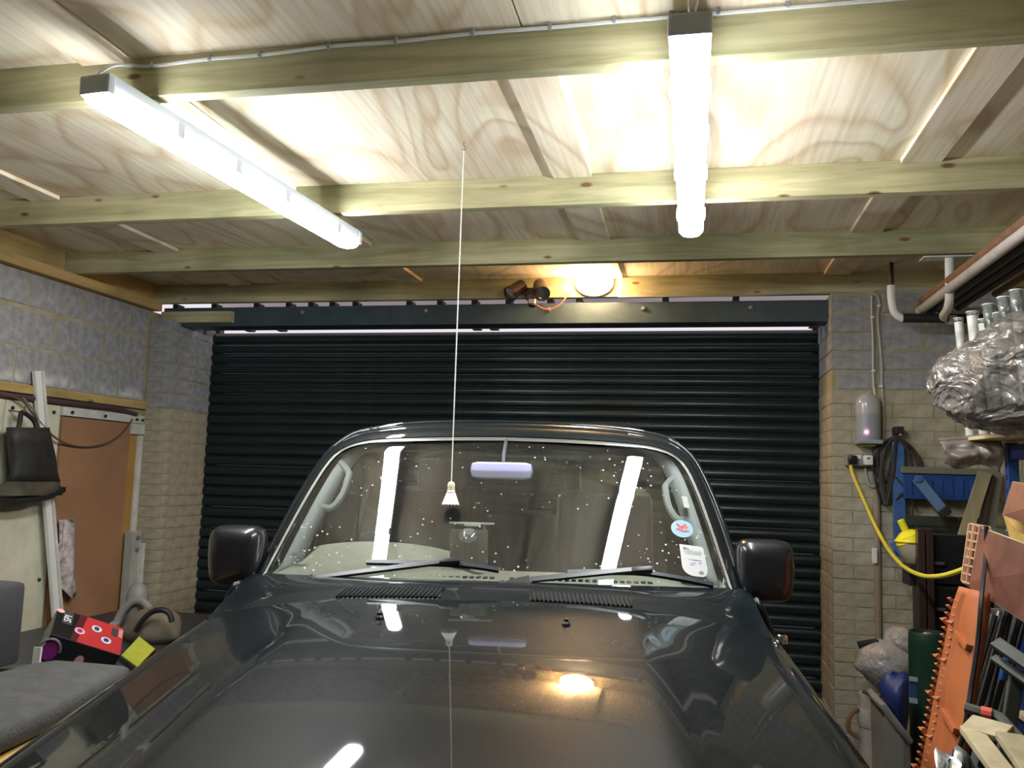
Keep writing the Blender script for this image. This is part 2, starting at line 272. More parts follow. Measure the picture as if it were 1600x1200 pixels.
# ------------------------------------------------------------------ mesh builder
class MB:
    def __init__(s): s.v = []; s.f = []
    def add(s, vs, fs):
        o = len(s.v); s.v += [Vector(v) for v in vs]; s.f += [tuple(i + o for i in f) for f in fs]; return s
    def box(s, a, b, bev=0.0):
        a = Vector(a); b = Vector(b); lo = Vector(map(min, a, b)); hi = Vector(map(max, a, b))
        if bev <= 0:
            vs = [(x, y, z) for x in (lo.x, hi.x) for y in (lo.y, hi.y) for z in (lo.z, hi.z)]
            return s.add(vs, [(0, 1, 3, 2), (4, 6, 7, 5), (0, 4, 5, 1), (2, 3, 7, 6), (0, 2, 6, 4), (1, 5, 7, 3)])
        bm = bmesh.new(); bmesh.ops.create_cube(bm, size=1.0)
        d = hi - lo; c = (hi + lo) / 2
        for v in bm.verts: v.co = Vector((v.co.x * d.x, v.co.y * d.y, v.co.z * d.z)) + c
        bmesh.ops.bevel(bm, geom=bm.edges[:], offset=min(bev, min(d) * 0.45), segments=2, affect='EDGES', profile=0.6)
        bm.verts.index_update(); s.add([v.co for v in bm.verts], [[v.index for v in f.verts] for f in bm.faces]); bm.free(); return s
    def obox(s, c, ax, ay, az, bev=0.0):
        """box round c with half-axis vectors ax, ay, az"""
        t = MB().box((-1, -1, -1), (1, 1, 1)) if bev <= 0 else None
        c = Vector(c); ax = Vector(ax); ay = Vector(ay); az = Vector(az)
        if bev > 0:
            t = MB().box((-ax.length, -ay.length, -az.length), (ax.length, ay.length, az.length), bev)
            ax = ax.normalized(); ay = ay.normalized(); az = az.normalized()
        return s.add([c + ax * v.x + ay * v.y + az * v.z for v in t.v], t.f)
    def beam(s, a, b, w, d, hint=(0, 0, 1), bev=0.0):
        a = Vector(a); b = Vector(b); ax = (b - a); L = ax.length; ax.normalize()
        h = Vector(hint); ay = ax.cross(h)
        if ay.length < 1e-4: ay = ax.cross(Vector((1, 0, 0)))
        ay.normalize(); az = ay.cross(ax).normalized()
        return s.obox((a + b) / 2, ax * L / 2, ay * w / 2, az * d / 2, bev)
    def tube(s, pts, r, n=8, caps=True, closed=False):
        pts = [Vector(p) for p in pts]; k = len(pts)
        rr = r if isinstance(r, (list, tuple)) else [r] * k
        prev = None; vs = []
        for i, p in enumerate(pts):
            if closed: t = pts[(i + 1) % k] - pts[i - 1]
            else: t = pts[min(i + 1, k - 1)] - pts[max(i - 1, 0)]
            t.normalize()
            if prev is None:
                u = t.cross(Vector((0, 0, 1)));
                if u.length < 0.1: u = t.cross(Vector((1, 0, 0)))
            else: u = prev - t * prev.dot(t)
            u.normalize(); prev = u; w = t.cross(u)
            for j in range(n):
                a = 2 * PI * j / n; vs.append(p + (u * math.cos(a) + w * math.sin(a)) * rr[i])
        fs = []
        for i in range(k if closed else k - 1):
            i2 = (i + 1) % k
            for j in range(n): fs.append((i * n + j, i * n + (j + 1) % n, i2 * n + (j + 1) % n, i2 * n + j))
        if caps and not closed: fs += [tuple(range(n - 1, -1, -1)), tuple(range((k - 1) * n, k * n))]
        return s.add(vs, fs)
    def lathe(s, prof, c=(0, 0, 0), axis=(0, 0, 1), n=20, sx=1.0, sy=1.0):
        c = Vector(c); w = Vector(axis).normalized(); u = w.cross(Vector((0, 0, 1)))
        if u.length < 1e-3: u = Vector((1, 0, 0))
        u.normalize(); v = w.cross(u); vs = []; fs = []
        for (r, h) in prof:
            for j in range(n):
                a = 2 * PI * j / n; vs.append(c + w * h + u * (r * sx * math.cos(a)) + v * (r * sy * math.sin(a)))
        for i in range(len(prof) - 1):
            for j in range(n): fs.append((i * n + j, i * n + (j + 1) % n, (i + 1) * n + (j + 1) % n, (i + 1) * n + j))
        if prof[0][0] > 1e-5: fs.append(tuple(range(n - 1, -1, -1)))
        if prof[-1][0] > 1e-5: fs.append(tuple(range((len(prof) - 1) * n, len(prof) * n)))
        return s.add(vs, fs)
    def grid(s, rows, flip=False, closed=False):
        nr = len(rows); nc = len(rows[0]); vs = [p for r in rows for p in r]; fs = []
        for i in range(nr - 1):
            for j in range(nc if closed else nc - 1):
                j2 = (j + 1) % nc; q = (i * nc + j, i * nc + j2, (i + 1) * nc + j2, (i + 1) * nc + j); fs.append(q[::-1] if flip else q)
        return s.add(vs, fs)
    def prism(s, poly, d):
        """flat polygon (list of points) given thickness by the vector d"""
        k = len(poly); d = Vector(d); p = [Vector(q) for q in poly]
        fs = [tuple(range(k - 1, -1, -1)), tuple(range(k, 2 * k))] + [(i, (i + 1) % k, k + (i + 1) % k, k + i) for i in range(k)]
        return s.add(p + [q + d for q in p], fs)
    def build(s, name, material, parent=None, smooth=False, fn=None, solid=0.0, subd=0, origin=None, angle=35):
        vs = [fn(v) for v in s.v] if fn else s.v
        off = Vector((0, 0, 0))
        if origin is not None:
            off = Vector(origin); vs = [v - off for v in vs]
        me = bpy.data.meshes.new(name); me.from_pydata([tuple(v) for v in vs], [], s.f); me.update()
        bm = bmesh.new(); bm.from_mesh(me); bmesh.ops.remove_doubles(bm, verts=bm.verts, dist=1e-6); bmesh.ops.recalc_face_normals(bm, faces=bm.faces)
        if smooth:
            for f in bm.faces: f.smooth = True
            for e in bm.edges:
                if len(e.link_faces) == 2 and e.calc_face_angle(0) > R(angle): e.smooth = False
        bm.to_mesh(me); bm.free()
        mm = material if isinstance(material, bpy.types.Material) else M[material]; me.materials.append(mm)
        o = bpy.data.objects.new(name, me); C.objects.link(o); o.location = off
        if parent is not None: o.parent = parent
        if solid: md = o.modifiers.new('solid', 'SOLIDIFY'); md.thickness = solid; md.offset = 0
        if subd: md = o.modifiers.new('sub', 'SUBSURF'); md.levels = subd; md.render_levels = subd
        return o

def tag(o, label, cat, group=None):
    o['label'] = label; o['category'] = cat
    if group: o['group'] = group
    return o
def thing(name, label, cat, loc=(0, 0, 0), group=None):
    o = bpy.data.objects.new(name, None); C.objects.link(o); o.location = loc; o.empty_display_size = 0.1
    return tag(o, label, cat, group)
def local(root):
    L = Vector(root.location); return lambda v: v - L
def struct(o): o['kind'] = 'structure'; return o
def copy_tree(o, parent=None):
    c = o.copy(); C.objects.link(c)
    if parent is not None: c.parent = parent
    for ch in list(o.children): copy_tree(ch, c)
    return c
def smooth_path(pts, per=6):
    """Catmull-Rom through the points"""
    p = [Vector(q) for q in pts]; out = []
    for i in range(len(p) - 1):
        a = p[max(i - 1, 0)]; b = p[i]; c = p[i + 1]; d = p[min(i + 2, len(p) - 1)]
        for k in range(per):
            t = k / per
            out.append(0.5 * ((2 * b) + (c - a) * t + (2 * a - 5 * b + 4 * c - d) * t * t + (3 * b - a - 3 * c + d) * t ** 3))
    out.append(p[-1]); return out

# ------------------------------------------------------------------ the room
XL = -3.71; XR = 2.15; YF = 5.22; YB = -2.6; ZJ = 2.82; ZC = 2.95
YD = 5.72                       # shutter curtain
RL = -3.515; RRX = 0.797        # reveals of the door opening
struct(MB().box((XL - 0.3, YB, -0.12), (XR + 0.3, 6.3, 0)).build('floor', 'concrete'))
struct(MB().box((XR, YB, 0), (XR + 0.2, YF + 0.7, ZJ)).build('wall_right', 'cream'))
struct(MB().box((XL - 0.2, YB - 0.2, 0), (XR + 0.2, YB, ZC)).build('wall_rear', 'cream'))

ceiling = struct(MB().box((XL - 0.25, YB - 0.2, ZC + 0.02), (XR + 0.2, YF + 0.2, ZC + 0.10)).build('ceiling', 'ply'))
xs = [XL - 0.2, -2.98, -1.73, -0.48, 0.85, XR + 0.15]
joistY = [-1.6, -0.35, 1.0, 2.245, 3.44, 4.39, 5.275]
ys = [YB, 1.02, 3.465, YF + 0.15]
for i in range(len(xs) - 1):
    for j in range(len(ys) - 1):
        x0, x1, y0, y1 = xs[i] + 0.003, xs[i + 1] - 0.003, ys[j] + 0.002, ys[j + 1] - 0.002
        MB().box((x0, y0, ZC), (x1, y1, ZC + 0.018)).build('plywood_panel', 'ply', ceiling, origin=((x0 + x1) / 2, (y0 + y1) / 2, ZC))
# cover strips of plywood under the panel joints, one length in each bay between joists
strips = [(-3.12, -2.965), (-1.90, -1.745), (-0.575, -0.415), (0.778, 0.925)]
bays = [(1.05, 2.24), (2.30, 3.435), (3.50, 4.385), (4.45, 5.27)]
for (x0, x1) in strips:
    for (y0, y1) in bays:
        dx = random.uniform(-0.015, 0.015)
        if y0 < 1.5 and x0 == -0.575: y1 = 2.06
        MB().box((x0 + dx, y0 + 0.004, ZC - 0.018), (x1 + dx, y1 - 0.004, ZC)).build('batten', 'ply', ceiling, origin=((x0 + x1) / 2, y0, ZC))
for k, y in enumerate(joistY):
    MB().box((XL - 0.05, y, ZJ + 0.0), (XR, y + 0.052, ZC), 0.003).build('joist', 'joist', ceiling, origin=(k * 0.37, y, ZJ))
# timber plate along the left wall and its noggins between the joists
t1 = struct(MB().box((XL - 0.1, 1.0, ZJ - 0.062), (XL + 0.055, YF + 0.05, ZJ - 0.002), 0.003).build('trim_1', 'joist_y', origin=(XL, 3, ZJ)))
for (y0, y1) in ((2.30, 3.435), (3.495, 4.385), (4.445, 5.27)):
    MB().box((XL - 0.06, y0, ZJ), (XL - 0.015, y1, ZC - 0.002)).build('noggin', 'joist_y', t1, fn=lambda v: v - Vector((XL, 3, ZJ)))

# left wall: three courses of blocks above, painted boards below
wl = struct(MB().box((XL - 0.2, YB, 0), (XL - 0.006, YF + 0.62, ZJ - 0.065)).build('wall_left', 'mortar'))
CH = 0.215
rows = [(2.566, 2.752), (2.335, 2.541), (2.120, 2.324)]
for r_, (z0, z1) in enumerate(rows):
    off = [0.0, 0.22, 0.06][r_]
    y = 1.0 - off
    while y < YF - 0.05:
        y1 = min(y + 0.435, YF - 0.004)
        pr_ = random.uniform(-0.004, 0.004)
        MB().box((XL - 0.05, max(y, 1.0), z0), (XL + pr_, y1 - 0.006, z1), 0.006).build('block', ['block', 'block', 'block_bloom'][r_], wl, origin=(XL, y, z0))
        y += 0.446
struct(MB().box((XL - 0.02, 1.0, 2.062), (XL + 0.03, YF - 0.004, 2.112), 0.004).build('trim_2', 'joist_y', origin=(XL, 3, 2)))
MB().tube([(XL + 0.022, 1.0, 2.038), (XL + 0.022, 4.3, 2.040), (XL + 0.022, 4.9, 2.045), (XL + 0.02, 5.12, 2.02)], 0.016, 8).build('conduit', mat('purple_brown_pipe', (0.085, 0.045, 0.05), 0.6), wl, smooth=True)
y = 1.0
pw = [0.62, 0.62, 0.62, 0.60, 0.54, 0.425]
for w_ in pw:
    MB().box((XL - 0.02, y + 0.004, 0.0), (XL + 0.004, y + w_ - 0.004, 2.018), 0.004).build('panel', 'panelpaint', wl, origin=(XL, y, 1))
    for z_ in (1.975, 1.0):
        for yy in (y + 0.05, y + w_ - 0.06):
            MB().lathe([(0.011, 0), (0.011, 0.006), (0.006, 0.012), (0, 0.012)], (XL + 0.004, yy, z_), (1, 0, 0), 8).build('bolt', 'blacktrim', wl)
    y += w_ + 0.002
# brown boarded-up doorway in the left wall
d2 = struct(MB().box((XL - 0.01, 4.448, 0.0), (XL + 0.010, 5.085, 1.955), 0.003).build('door_2', 'hardboard', origin=(XL, 4.7, 1)))
lo_ = lambda v: v - Vector((XL, 4.7, 1))
MB().box((XL - 0.01, 5.088, 0.0), (XL + 0.006, 5.20, 1.93), 0.003).build('filler_board', 'hardboard_y', d2, fn=lo_)
MB().box((XL - 0.006, 4.44, 1.962), (XL + 0.02, 5.215, 2.015), 0.003).build('head_rail', 'whitepaint', d2, fn=lo_)
MB().box((XL - 0.006, 5.09, 1.885), (XL + 0.03, 5.215, 1.958), 0.004).build('bracket_plate', 'whitepaint', d2, fn=lo_)
MB().box((XL - 0.006, 5.17, 0.0), (XL + 0.025, 5.214, 1.88), 0.004).build('door_post', 'whitepaint', d2, fn=lo_)
for yy in (4.50, 4.80, 5.12, 5.18): MB().lathe([(0.010, 0), (0.010, 0.006), (0, 0.009)], (XL + 0.03, yy, 1.985), (1, 0, 0), 8).build('bolt', 'blacktrim', d2, fn=lo_)

# end wall, left pier: block courses over painted brick, its reveal turned to the opening
wp = struct(MB().box((XL - 0.2, YF + 0.004, 0), (RL - 0.004, YF + 0.62, 2.70)).build('wall_far_left', 'mortar'))
def courses(zb, zt, h): 
    k = max(1, round((zt - zb) / h)); return [(zb + i * (zt - zb) / k, zb + (i + 1) * (zt - zb) / k) for i in range(k)]
bri = None
def brick(name, a, b, m, par, bev=0.004):
    return MB().box(a, b, bev).build(name, m, par, origin=a)
for i, (z0, z1) in enumerate(courses(2.07, 2.70, 0.108)):
    brick('block', (XL + 0.01, YF - 0.002, z0 + 0.005), (RL + random.uniform(-.003, .003), YF + (0.24 if i % 2 else 0.46), z1 - 0.005), 'block', wp, 0.006)
    brick('block', (RL - 0.1, YF + (0.25 if i % 2 else 0.47), z0 + 0.005), (RL + random.uniform(-.004, .002), YF + 0.55, z1 - 0.005), 'block', wp, 0.006)
for i, (z0, z1) in enumerate(courses(0.0, 2.065, 0.075)):
    ym = YF + (0.11 if i % 2 else 0.225)
    brick('brick', (XL + 0.01, YF, z0 + 0.0015), (RL + random.uniform(-.002, .002), ym - 0.0015, z1 - 0.0015), 'cream_b', wp)
    ye = YF + 0.55
    while ym < ye - 0.03:
        y2 = min(ym + 0.225, ye)
        brick('brick', (RL - 0.1, ym + 0.0015, z0 + 0.0015), (RL + random.uniform(-.003, .002), y2 - 0.0015, z1 - 0.0015), 'cream_b', wp); ym = y2
# end wall, right of the opening
wr = struct(MB().box((RRX + 0.004, YF + 0.004, 0), (XR + 0.2, YF + 0.62, ZJ - 0.01)).build('wall_far_right', 'mortar'))
top = [(2.690, 2.805), (2.578, 2.680), (2.466, 2.568), (2.356, 2.456), (2.240, 2.346)]
for i, (z0, z1) in enumerate(top):
    x1 = [1.075, 1.04, 1.05, 1.055, 1.045][i]
    xa = RRX + (0.035 if i == 4 else 0.0)
    brick('block', (xa + random.uniform(-.004, .004), YF + random.uniform(-.004, .004), z0), (x1, YF + 0.46, z1), 'block', wr, 0.007)
    brick('block', (RRX + random.uniform(-.002, .004), YF + 0.47, z0), (RRX + 0.12, YF + 0.55, z1), 'block', wr, 0.007)
for (x0, x1, z0, z1) in [(1.085, 1.53, 2.69, 2.805), (1.54, 2.1, 2.69, 2.805), (1.06, 1.30, 2.466, 2.68), (1.31, 1.75, 2.466, 2.68), (1.76, 2.1, 2.466, 2.68), (1.065, 1.43, 2.356, 2.456), (1.44, 1.88, 2.356, 2.456), (1.06, 1.34, 2.240, 2.346), (1.35, 1.79, 2.240, 2.346)]:
    brick('block', (x0, YF + random.uniform(-.004, .004), z0), (x1, YF + 0.1, z1), 'block', wr, 0.007)
for i, (z0, z1) in enumerate(courses(0.0, 2.232, 0.0765)):
    x = RRX; first = True
    w0 = 0.11 if i % 2 else 0.222
    while x < 1.75:
        x2 = x + (w0 if first else 0.222)
        brick('brick', (x + (0 if first else 0.0015) + random.uniform(-.001, .001), YF + random.uniform(-.0015, .0015), z0 + 0.0015), (x2 - 0.0015, YF + (0.22 if first else 0.1), z1 - 0.0015), 'cream_b', wr)
        x = x2; first = False
    brick('brick', (RRX + random.uniform(-.002, .003), YF + 0.224, z0 + 0.0015), (RRX + 0.1, YF + 0.55, z1 - 0.0015), 'cream_b', wr)

# steel lintel, pale soffit board glimpsed behind it, timber packer on the left
YL = 5.30
zl0 = aY(800, 506, YL).z; zl1 = aY(800, 474.5, YL).z
lin = struct(MB().box((XL + 0.05, YL, zl0), (RRX + 0.005, YL + 0.16, zl1), 0.004).build('lintel', 'lintel', origin=(-1.5, YL, zl0)))
for x in (-2.6, -1.72, -0.9, -0.3, 0.35): MB().lathe([(0.016, 0), (0.013, 0.012), (0, 0.014)], (x, YL, zl0 + 0.09), (0, -1, 0), 6).build('bolt', 'steel', lin, fn=lambda v: v - Vector((-1.5, YL, zl0)))
for px in (276, 336, 402, 452, 487, 520, 556, 640, 688, 742, 795, 860, 905, 1040, 1150):
    p = aY(px, 471, YL + 0.03); MB().box((p.x - 0.02, YL + 0.02, zl1), (p.x + 0.02, YL + 0.10, ZJ - 0.001)).build('packer', 'blacktrim', lin, fn=lambda v: v - Vector((-1.5, YL, zl0)))
p0 = aY(252, 487, YL - 0.05); p1 = aY(360, 503, YL - 0.05)
struct(MB().box((p0.x, YL - 0.05, p1.z), (p1.x, YL - 0.002, p0.z), 0.003).build('trim_3', 'joist', origin=(p0.x, YL, p1.z)))
struct(MB().box((XL, 6.05, 2.78), (RRX + 0.3, 6.09, 3.35)).build('trim_4', 'soffit'))

# roller shutter: curved laths, side guides
dr = struct(MB().box((RL - 0.02, YD + 0.03, 0.0), (RL + 0.03, YD + 0.09, 2.80)).build('door_1', 'shutter'))
struct(dr)
MB().box((RRX - 0.03, YD + 0.03, 0.0), (RRX + 0.02, YD + 0.09, 2.80)).build('guide_rail', 'shutter', dr)
ztop = aY(800, 518, YD).z; pitch = 0.0755
prof = [(0.010, 0.0), (-0.001, 0.004), (-0.0085, 0.014), (-0.0125, 0.028), (-0.0125, 0.042), (-0.0085, 0.056), (-0.001, 0.067), (0.009, 0.0715), (0.010, 0.0755)]
mb = MB(); mb.grid([[(RL - 0.03, y_, z_) for (y_, z_) in prof], [(RRX + 0.03, y_, z_) for (y_, z_) in prof]])
lath = mb.build('slat', 'shutter', dr, smooth=True, angle=60); zz = ztop - pitch; lath.location = (0, YD, zz)
while zz > 0.02:
    zz -= pitch; o = lath.copy(); C.objects.link(o); o.location = (0, YD + random.uniform(-.0015, .0015), zz)
mb = MB().box((RL - 0.02, YD - 0.02, 0.0), (RRX + 0.02, YD + 0.03, 0.05)); mb.build('bottom_rail', 'shutter', dr)
# safety edge rail under the lintel
zr = aY(800, 511, YD - 0.12).z
MB().box((RL, YD - 0.14, zr - 0.008), (RRX, YD - 0.10, zr + 0.016)).build('head_guide', 'blacktrim', dr)
for px in (390, 440, 745, 772, 1272):
    p = aY(px, 513, YD - 0.13); MB().box((p.x - 0.03, YD - 0.15, zr - 0.02), (p.x + 0.03, YD - 0.09, zr + 0.02), 0.004).build('guide_clip', 'steel', dr)

# ------------------------------------------------------------------ strip lights, hung under two joists
def strip_light(near, far, label):
    near = Vector(near); far = Vector(far); d = (far - near); L = d.length
    t = thing('strip_light', label, 'lamp', near, 'strip lights under the joists')
    t.rotation_euler = (0, 0, math.atan2(-d.x, d.y))
    W = 0.050
    MB().box((-0.0485, 0.012, 0.043), (0.0485, L - 0.012, 0.087), 0.006).build('body', 'lampbody', t)
    for (y0, y1) in ((0.0, 0.03), (L - 0.03, L)):
        MB().box((-0.053, y0, 0.024), (0.053, y1, 0.084), 0.008).build('end_cap', 'lampbody', t)
    prof = [(-W, 0.046), (-W, 0.030), (-W * 0.93, 0.014), (-W * 0.72, 0.003), (-W * 0.35, -0.002), (W * 0.35, -0.002), (W * 0.72, 0.003), (W * 0.93, 0.014), (W, 0.030), (W, 0.046)]
    ends = [(0.006, 0.8), (0.02, 0.96), (0.04, 1.0), (L - 0.05, 1.0), (L - 0.02, 0.90), (L - 0.004, 0.62)]
    mb = MB().grid([[(x * s, y, 0.046 - (0.046 - z) * s) for x, z in prof] for y, s in ends])
    k = len(prof); mb.f.append(tuple(range(k))); mb.f.append(tuple(range((len(ends) - 1) * k, len(ends) * k)))
    mb.build('diffuser', 'tubelight', t, smooth=True, angle=50)
    for y in (0.30, 0.62, 0.95, L - 0.25):
        for s in (-1, 1): MB().box((s * 0.050, y, 0.016), (s * 0.057, y + 0.035, 0.060), 0.002).build('clip', 'lampbody', t)
    for y in (0.225, L - 0.215): MB().box((-0.02, y, 0.087), (0.02, y + 0.03, 0.1065)).build('bracket', 'steel', t)
    return t
strip_light((-1.690, 2.04, 2.713), (-1.570, 3.67, 2.713), 'bright white strip light slanting across the ceiling above the driver side, left of the string')
strip_light((-0.010, 1.965, 2.713), (-0.008, 3.64, 2.713), 'bright white strip light with slotted end cap and two cables, right of the string')

def cable(name, label, mtl, pts, r, cat='cable', n=6, per=6):
    o = MB().tube(smooth_path(pts, per), r, n).build(name, mtl, None, smooth=True, origin=pts[0]); return tag(o, label, cat)
YA = 2.238
pts = [aY(150, 128, 2.08), aY(158, 112, 2.12), aY(178, 102, 2.21)] + [aY(x, y, YA - 0.006) for x, y in ((205, 102), (240, 103), (330, 92), (408, 86), (520, 72), (620, 65), (740, 52), (860, 43), (960, 33), (1048, 24), (1078, 17), (1122, 20), (1230, 9), (1330, 1), (1450, -14))]
for p in pts: p.z = min(p.z, ZC - 0.015)
jc = thing('joist_cable', 'white cable clipped along the front joist between the two strip lights', 'cable', pts[0])
MB().tube(smooth_path(pts), 0.0055, 6).build('sheath', 'cablewhite', jc, smooth=True, fn=local(jc))
for x, y in ((240, 103), (330, 92), (408, 86), (515, 73), (620, 65), (740, 52), (860, 43), (960, 33), (1048, 24), (1122, 20), (1230, 9)):
    p = aY(x, y, YA); MB().box((p.x - 0.005, YA - 0.014, p.z - 0.010), (p.x + 0.005, YA + 0.001, p.z + 0.010), 0.002).build('cable_clip', 'greyplastic', jc, fn=local(jc))
cable('feed_cable', 'straight white cable rising from the end of the right strip light', 'cablewhite', [aY(1078, 38, 2.0), aY(1078, 20, 2.03), aY(1077, -10, 2.06), (aY(1077, -10, 2.06).x, 2.07, ZC - 0.003)], 0.0045)
cable('feed_cable', 'second white cable leaning right as it rises from the right strip light', 'cablewhite', [aY(1080, 38, 2.0), aY(1086, 16, 2.03), aY(1091, -10, 2.06), (aY(1093, -14, 2.06).x, 2.07, ZC - 0.003)], 0.0045)

# shuttlecock on a string: the parking mark
hk = aZ(725, 222, ZC - 0.001)
zt = aY(703, 752, hk.y).z; zb = aY(703, 789, hk.y).z
sh = thing('hanging_shuttlecock', 'white shuttlecock hanging on a long string in front of the windscreen', 'shuttlecock', (hk.x, hk.y, zb))
hl = local(sh)
MB().tube(smooth_path([(hk.x, hk.y, ZC), (hk.x, hk.y, ZC - 0.014), (hk.x + 0.008, hk.y, ZC - 0.022), (hk.x + 0.004, hk.y, ZC - 0.033), (hk.x - 0.006, hk.y, ZC - 0.030)]), 0.0018, 6).build('hook', 'rust', sh, fn=hl)
MB().tube([(hk.x, hk.y, ZC - 0.032), (hk.x, hk.y, zt)], 0.0021, 6).build('string', 'string', sh, fn=hl)
H_ = zt - zb; rc = 0.0135
MB().lathe([(0, 0), (rc * .6, -.002), (rc * .95, -.008), (rc, -.016), (rc, -.022), (rc * .9, -.0225), (rc * .9, -.025), (rc, -.0255), (rc, -.031)], (hk.x, hk.y, zt), n=20).build('cork', 'cork', sh, smooth=True, fn=hl)
vs = []; n_ = 16
for i in range(n_ * 2):
    a = PI * i / n_
    vs.append(((0.012, 0.0325 if i % 2 == 0 else 0.030), a))
rowa = [Vector((hk.x + r[0] * math.cos(a), hk.y + r[0] * math.sin(a), zt - 0.031)) for r, a in vs]
rowm = [Vector((hk.x + (r[0] + r[1]) / 2 * math.cos(a), hk.y + (r[0] + r[1]) / 2 * math.sin(a), zt - 0.031 - (H_ - 0.031) / 2)) for r, a in vs]
rowb = [Vector((hk.x + r[1] * math.cos(a), hk.y + r[1] * math.sin(a), zb + (0.0 if i % 2 == 0 else 0.006))) for i, (r, a) in enumerate(vs)]
sk = MB().grid([rowa, rowm, rowb], closed=True).build('feather_skirt', 'feather', sh, fn=hl, solid=0.0012)
MB().tube([(hk.x + 0.0165 * math.cos(a), hk.y + 0.0165 * math.sin(a), zt - 0.040) for a in [2 * PI * i / 24 for i in range(24)]], 0.0008, 4, closed=True).build('binding_thread', 'darkink', sh, fn=hl)

# bulkhead lamp and twin floodlight on the joist above the door
YJ = 5.275
pb = aY(928, 441, YJ - 0.04)
bl = thing('bulkhead_lamp', 'glowing warm oval bulkhead lamp fixed to the joist above the shutter', 'lamp', (pb.x, YJ, pb.z)); ll = local(bl)
MB().lathe([(0.085, 0), (0.085, 0.022), (0.075, 0.028)], (pb.x, YJ, pb.z), (0, -1, 0), 28, sx=1.42, sy=1.0).build('base', 'upvc', bl, smooth=True, fn=ll)
MB().lathe([(0.074, 0.026), (0.074, 0.05), (0.066, 0.075), (0.045, 0.092), (0, 0.098)], (pb.x, YJ, pb.z), (0, -1, 0), 28, sx=1.42, sy=1.0).build('glass_cover', 'bulb', bl, smooth=True, fn=ll)
pf = aY(829, 456, YJ - 0.05)
fl = thing('twin_floodlight', 'dark brown twin floodlight with a motion sensor, left of the bulkhead lamp', 'floodlight', (pf.x, YJ, pf.z)); ll = local(fl)
MB().box((pf.x - 0.035, YJ - 0.05, pf.z - 0.05), (pf.x + 0.03, YJ, pf.z + 0.03), 0.012).build('mounting_box', 'darkbrown', fl, smooth=True, fn=ll)
for (px, py, dx) in ((806, 453, -0.45), (845, 452, 0.25)):
    c = aY(px, py, YJ - 0.10); ax = Vector((dx, -0.62, -0.55)).normalized()
    hd = MB().lathe([(0.022, -0.075), (0.040, -0.066), (0.044, -0.03), (0.047, 0.045), (0.051, 0.052), (0.051, 0.062), (0.046, 0.062), (0.044, 0.052)], c, ax, 22).build('lamp_head', 'darkbrown', fl, smooth=True, fn=ll)
    MB().lathe([(0.045, 0.053), (0.03, 0.056), (0, 0.058)], c, ax, 22).build('lamp_glass', 'lens', hd, smooth=True, fn=ll)
    MB().tube([c + Vector((0, 0.03, -0.005)), (pf.x + dx * 0.03, YJ - 0.03, pf.z - 0.005)], 0.013, 8).build('arm', 'darkbrown', fl, fn=ll)
c = aY(832, 471, YJ - 0.07)
MB().lathe([(0.020, -0.03), (0.027, -0.022), (0.029, 0.0), (0.026, 0.018), (0.015, 0.027), (0, 0.03)], c + Vector((0, 0, -.01)), (0, 0, -1), 18).build('sensor_housing', 'darkbrown', fl, smooth=True, fn=ll)
MB().box((c.x - 0.020, c.y - 0.034, c.z - 0.020), (c.x + 0.020, c.y - 0.010, c.z + 0.012), 0.008).build('sensor_window', 'beigeplastic', fl, smooth=True, fn=ll)
cable('red_cable', 'thin red cable drooping between the floodlight sensor and the bulkhead lamp', 'red', [aY(838, 476, YJ - 0.06), aY(848, 482, YJ - 0.05), aY(861, 483, YJ - 0.04), aY(876, 475, YJ - 0.03), aY(886, 462, YJ - 0.02), aY(897, 450, YJ - 0.012)], 0.004)
cable('eaves_cable', 'thin dark cable along the lower edge of the joist right of the bulkhead lamp', 'cablegrey', [aY(x, y, YJ - 0.006) for x, y in ((965, 464), (1060, 463), (1150, 462), (1230, 459), (1300, 456), (1362, 458))], 0.0035)

# ------------------------------------------------------------------ the car (own axes: x across, y to the rear, z up), turned a little to the door
KC = 1.10; KO = CAMZ * (1 - KC)
PSI = R(7.67); RHO = R(0.435); CX0 = -0.242 * KC; Y0 = 3.1
CMX = (Matrix.Rotation(PSI, 4, 'Z') @ Matrix.Rotation(-RHO, 4, 'Y'))
car = thing('car', 'dark grey four wheel drive car parked facing the viewer in the garage', 'car', tuple(Vector((CX0, 0, 0)) + CMX.to_3x3() @ Vector((0, Y0, 0))))
car.rotation_euler = CMX.to_euler()
def K(v): return Vector((v[0] * KC, v[1] * KC - Y0, v[2] * KC + KO))
GND = -KO / KC                                     # the ground in the car's drawing units
def cb(mb, name, m, parent=car, smooth=True, **k): return mb.build(name, m, parent, smooth=smooth, fn=K, **k)
sst = lambda a, b, x: (lambda t: t * t * (3 - 2 * t))(max(0., min(1., (x - a) / (b - a))))
def zc(y): d = 2.40 - y; return 1.330 - 0.048 * d - 0.054 * d * d - (0.25 * max(0, d - 1.25) ** 1.6)
def ze(y): d = 2.40 - y; return 1.256 - 0.128 * d - 0.012 * d * d - (0.25 * max(0, d - 1.25) ** 1.6)
def bonnet(x, y):
    a = abs(x); h = zc(y) - ze(y) - 0.010
    step = 0.011 * sst(0.44, 0.48, a)
    rest = (h - 0.011 - 0.010) * sst(0.40, 0.98, a) / sst(0.40, 0.98, 0.745)
    return zc(y) - 0.010 * (a / 0.42) ** 2 * (1 if a < .42 else (0.42 / a) ** 2) - step * (0.35 + 0.65 * sst(2.38, 2.1, y)) - rest
NX = 49
bx = [-0.745 + 1.49 * i / (NX - 1) for i in range(NX)]
by = [0.985 + (2.40 - 0.985) * j / 30 for j in range(31)]
def yrear(x): return 2.40 + 0.010 * (1 - (x / 0.745) ** 2)
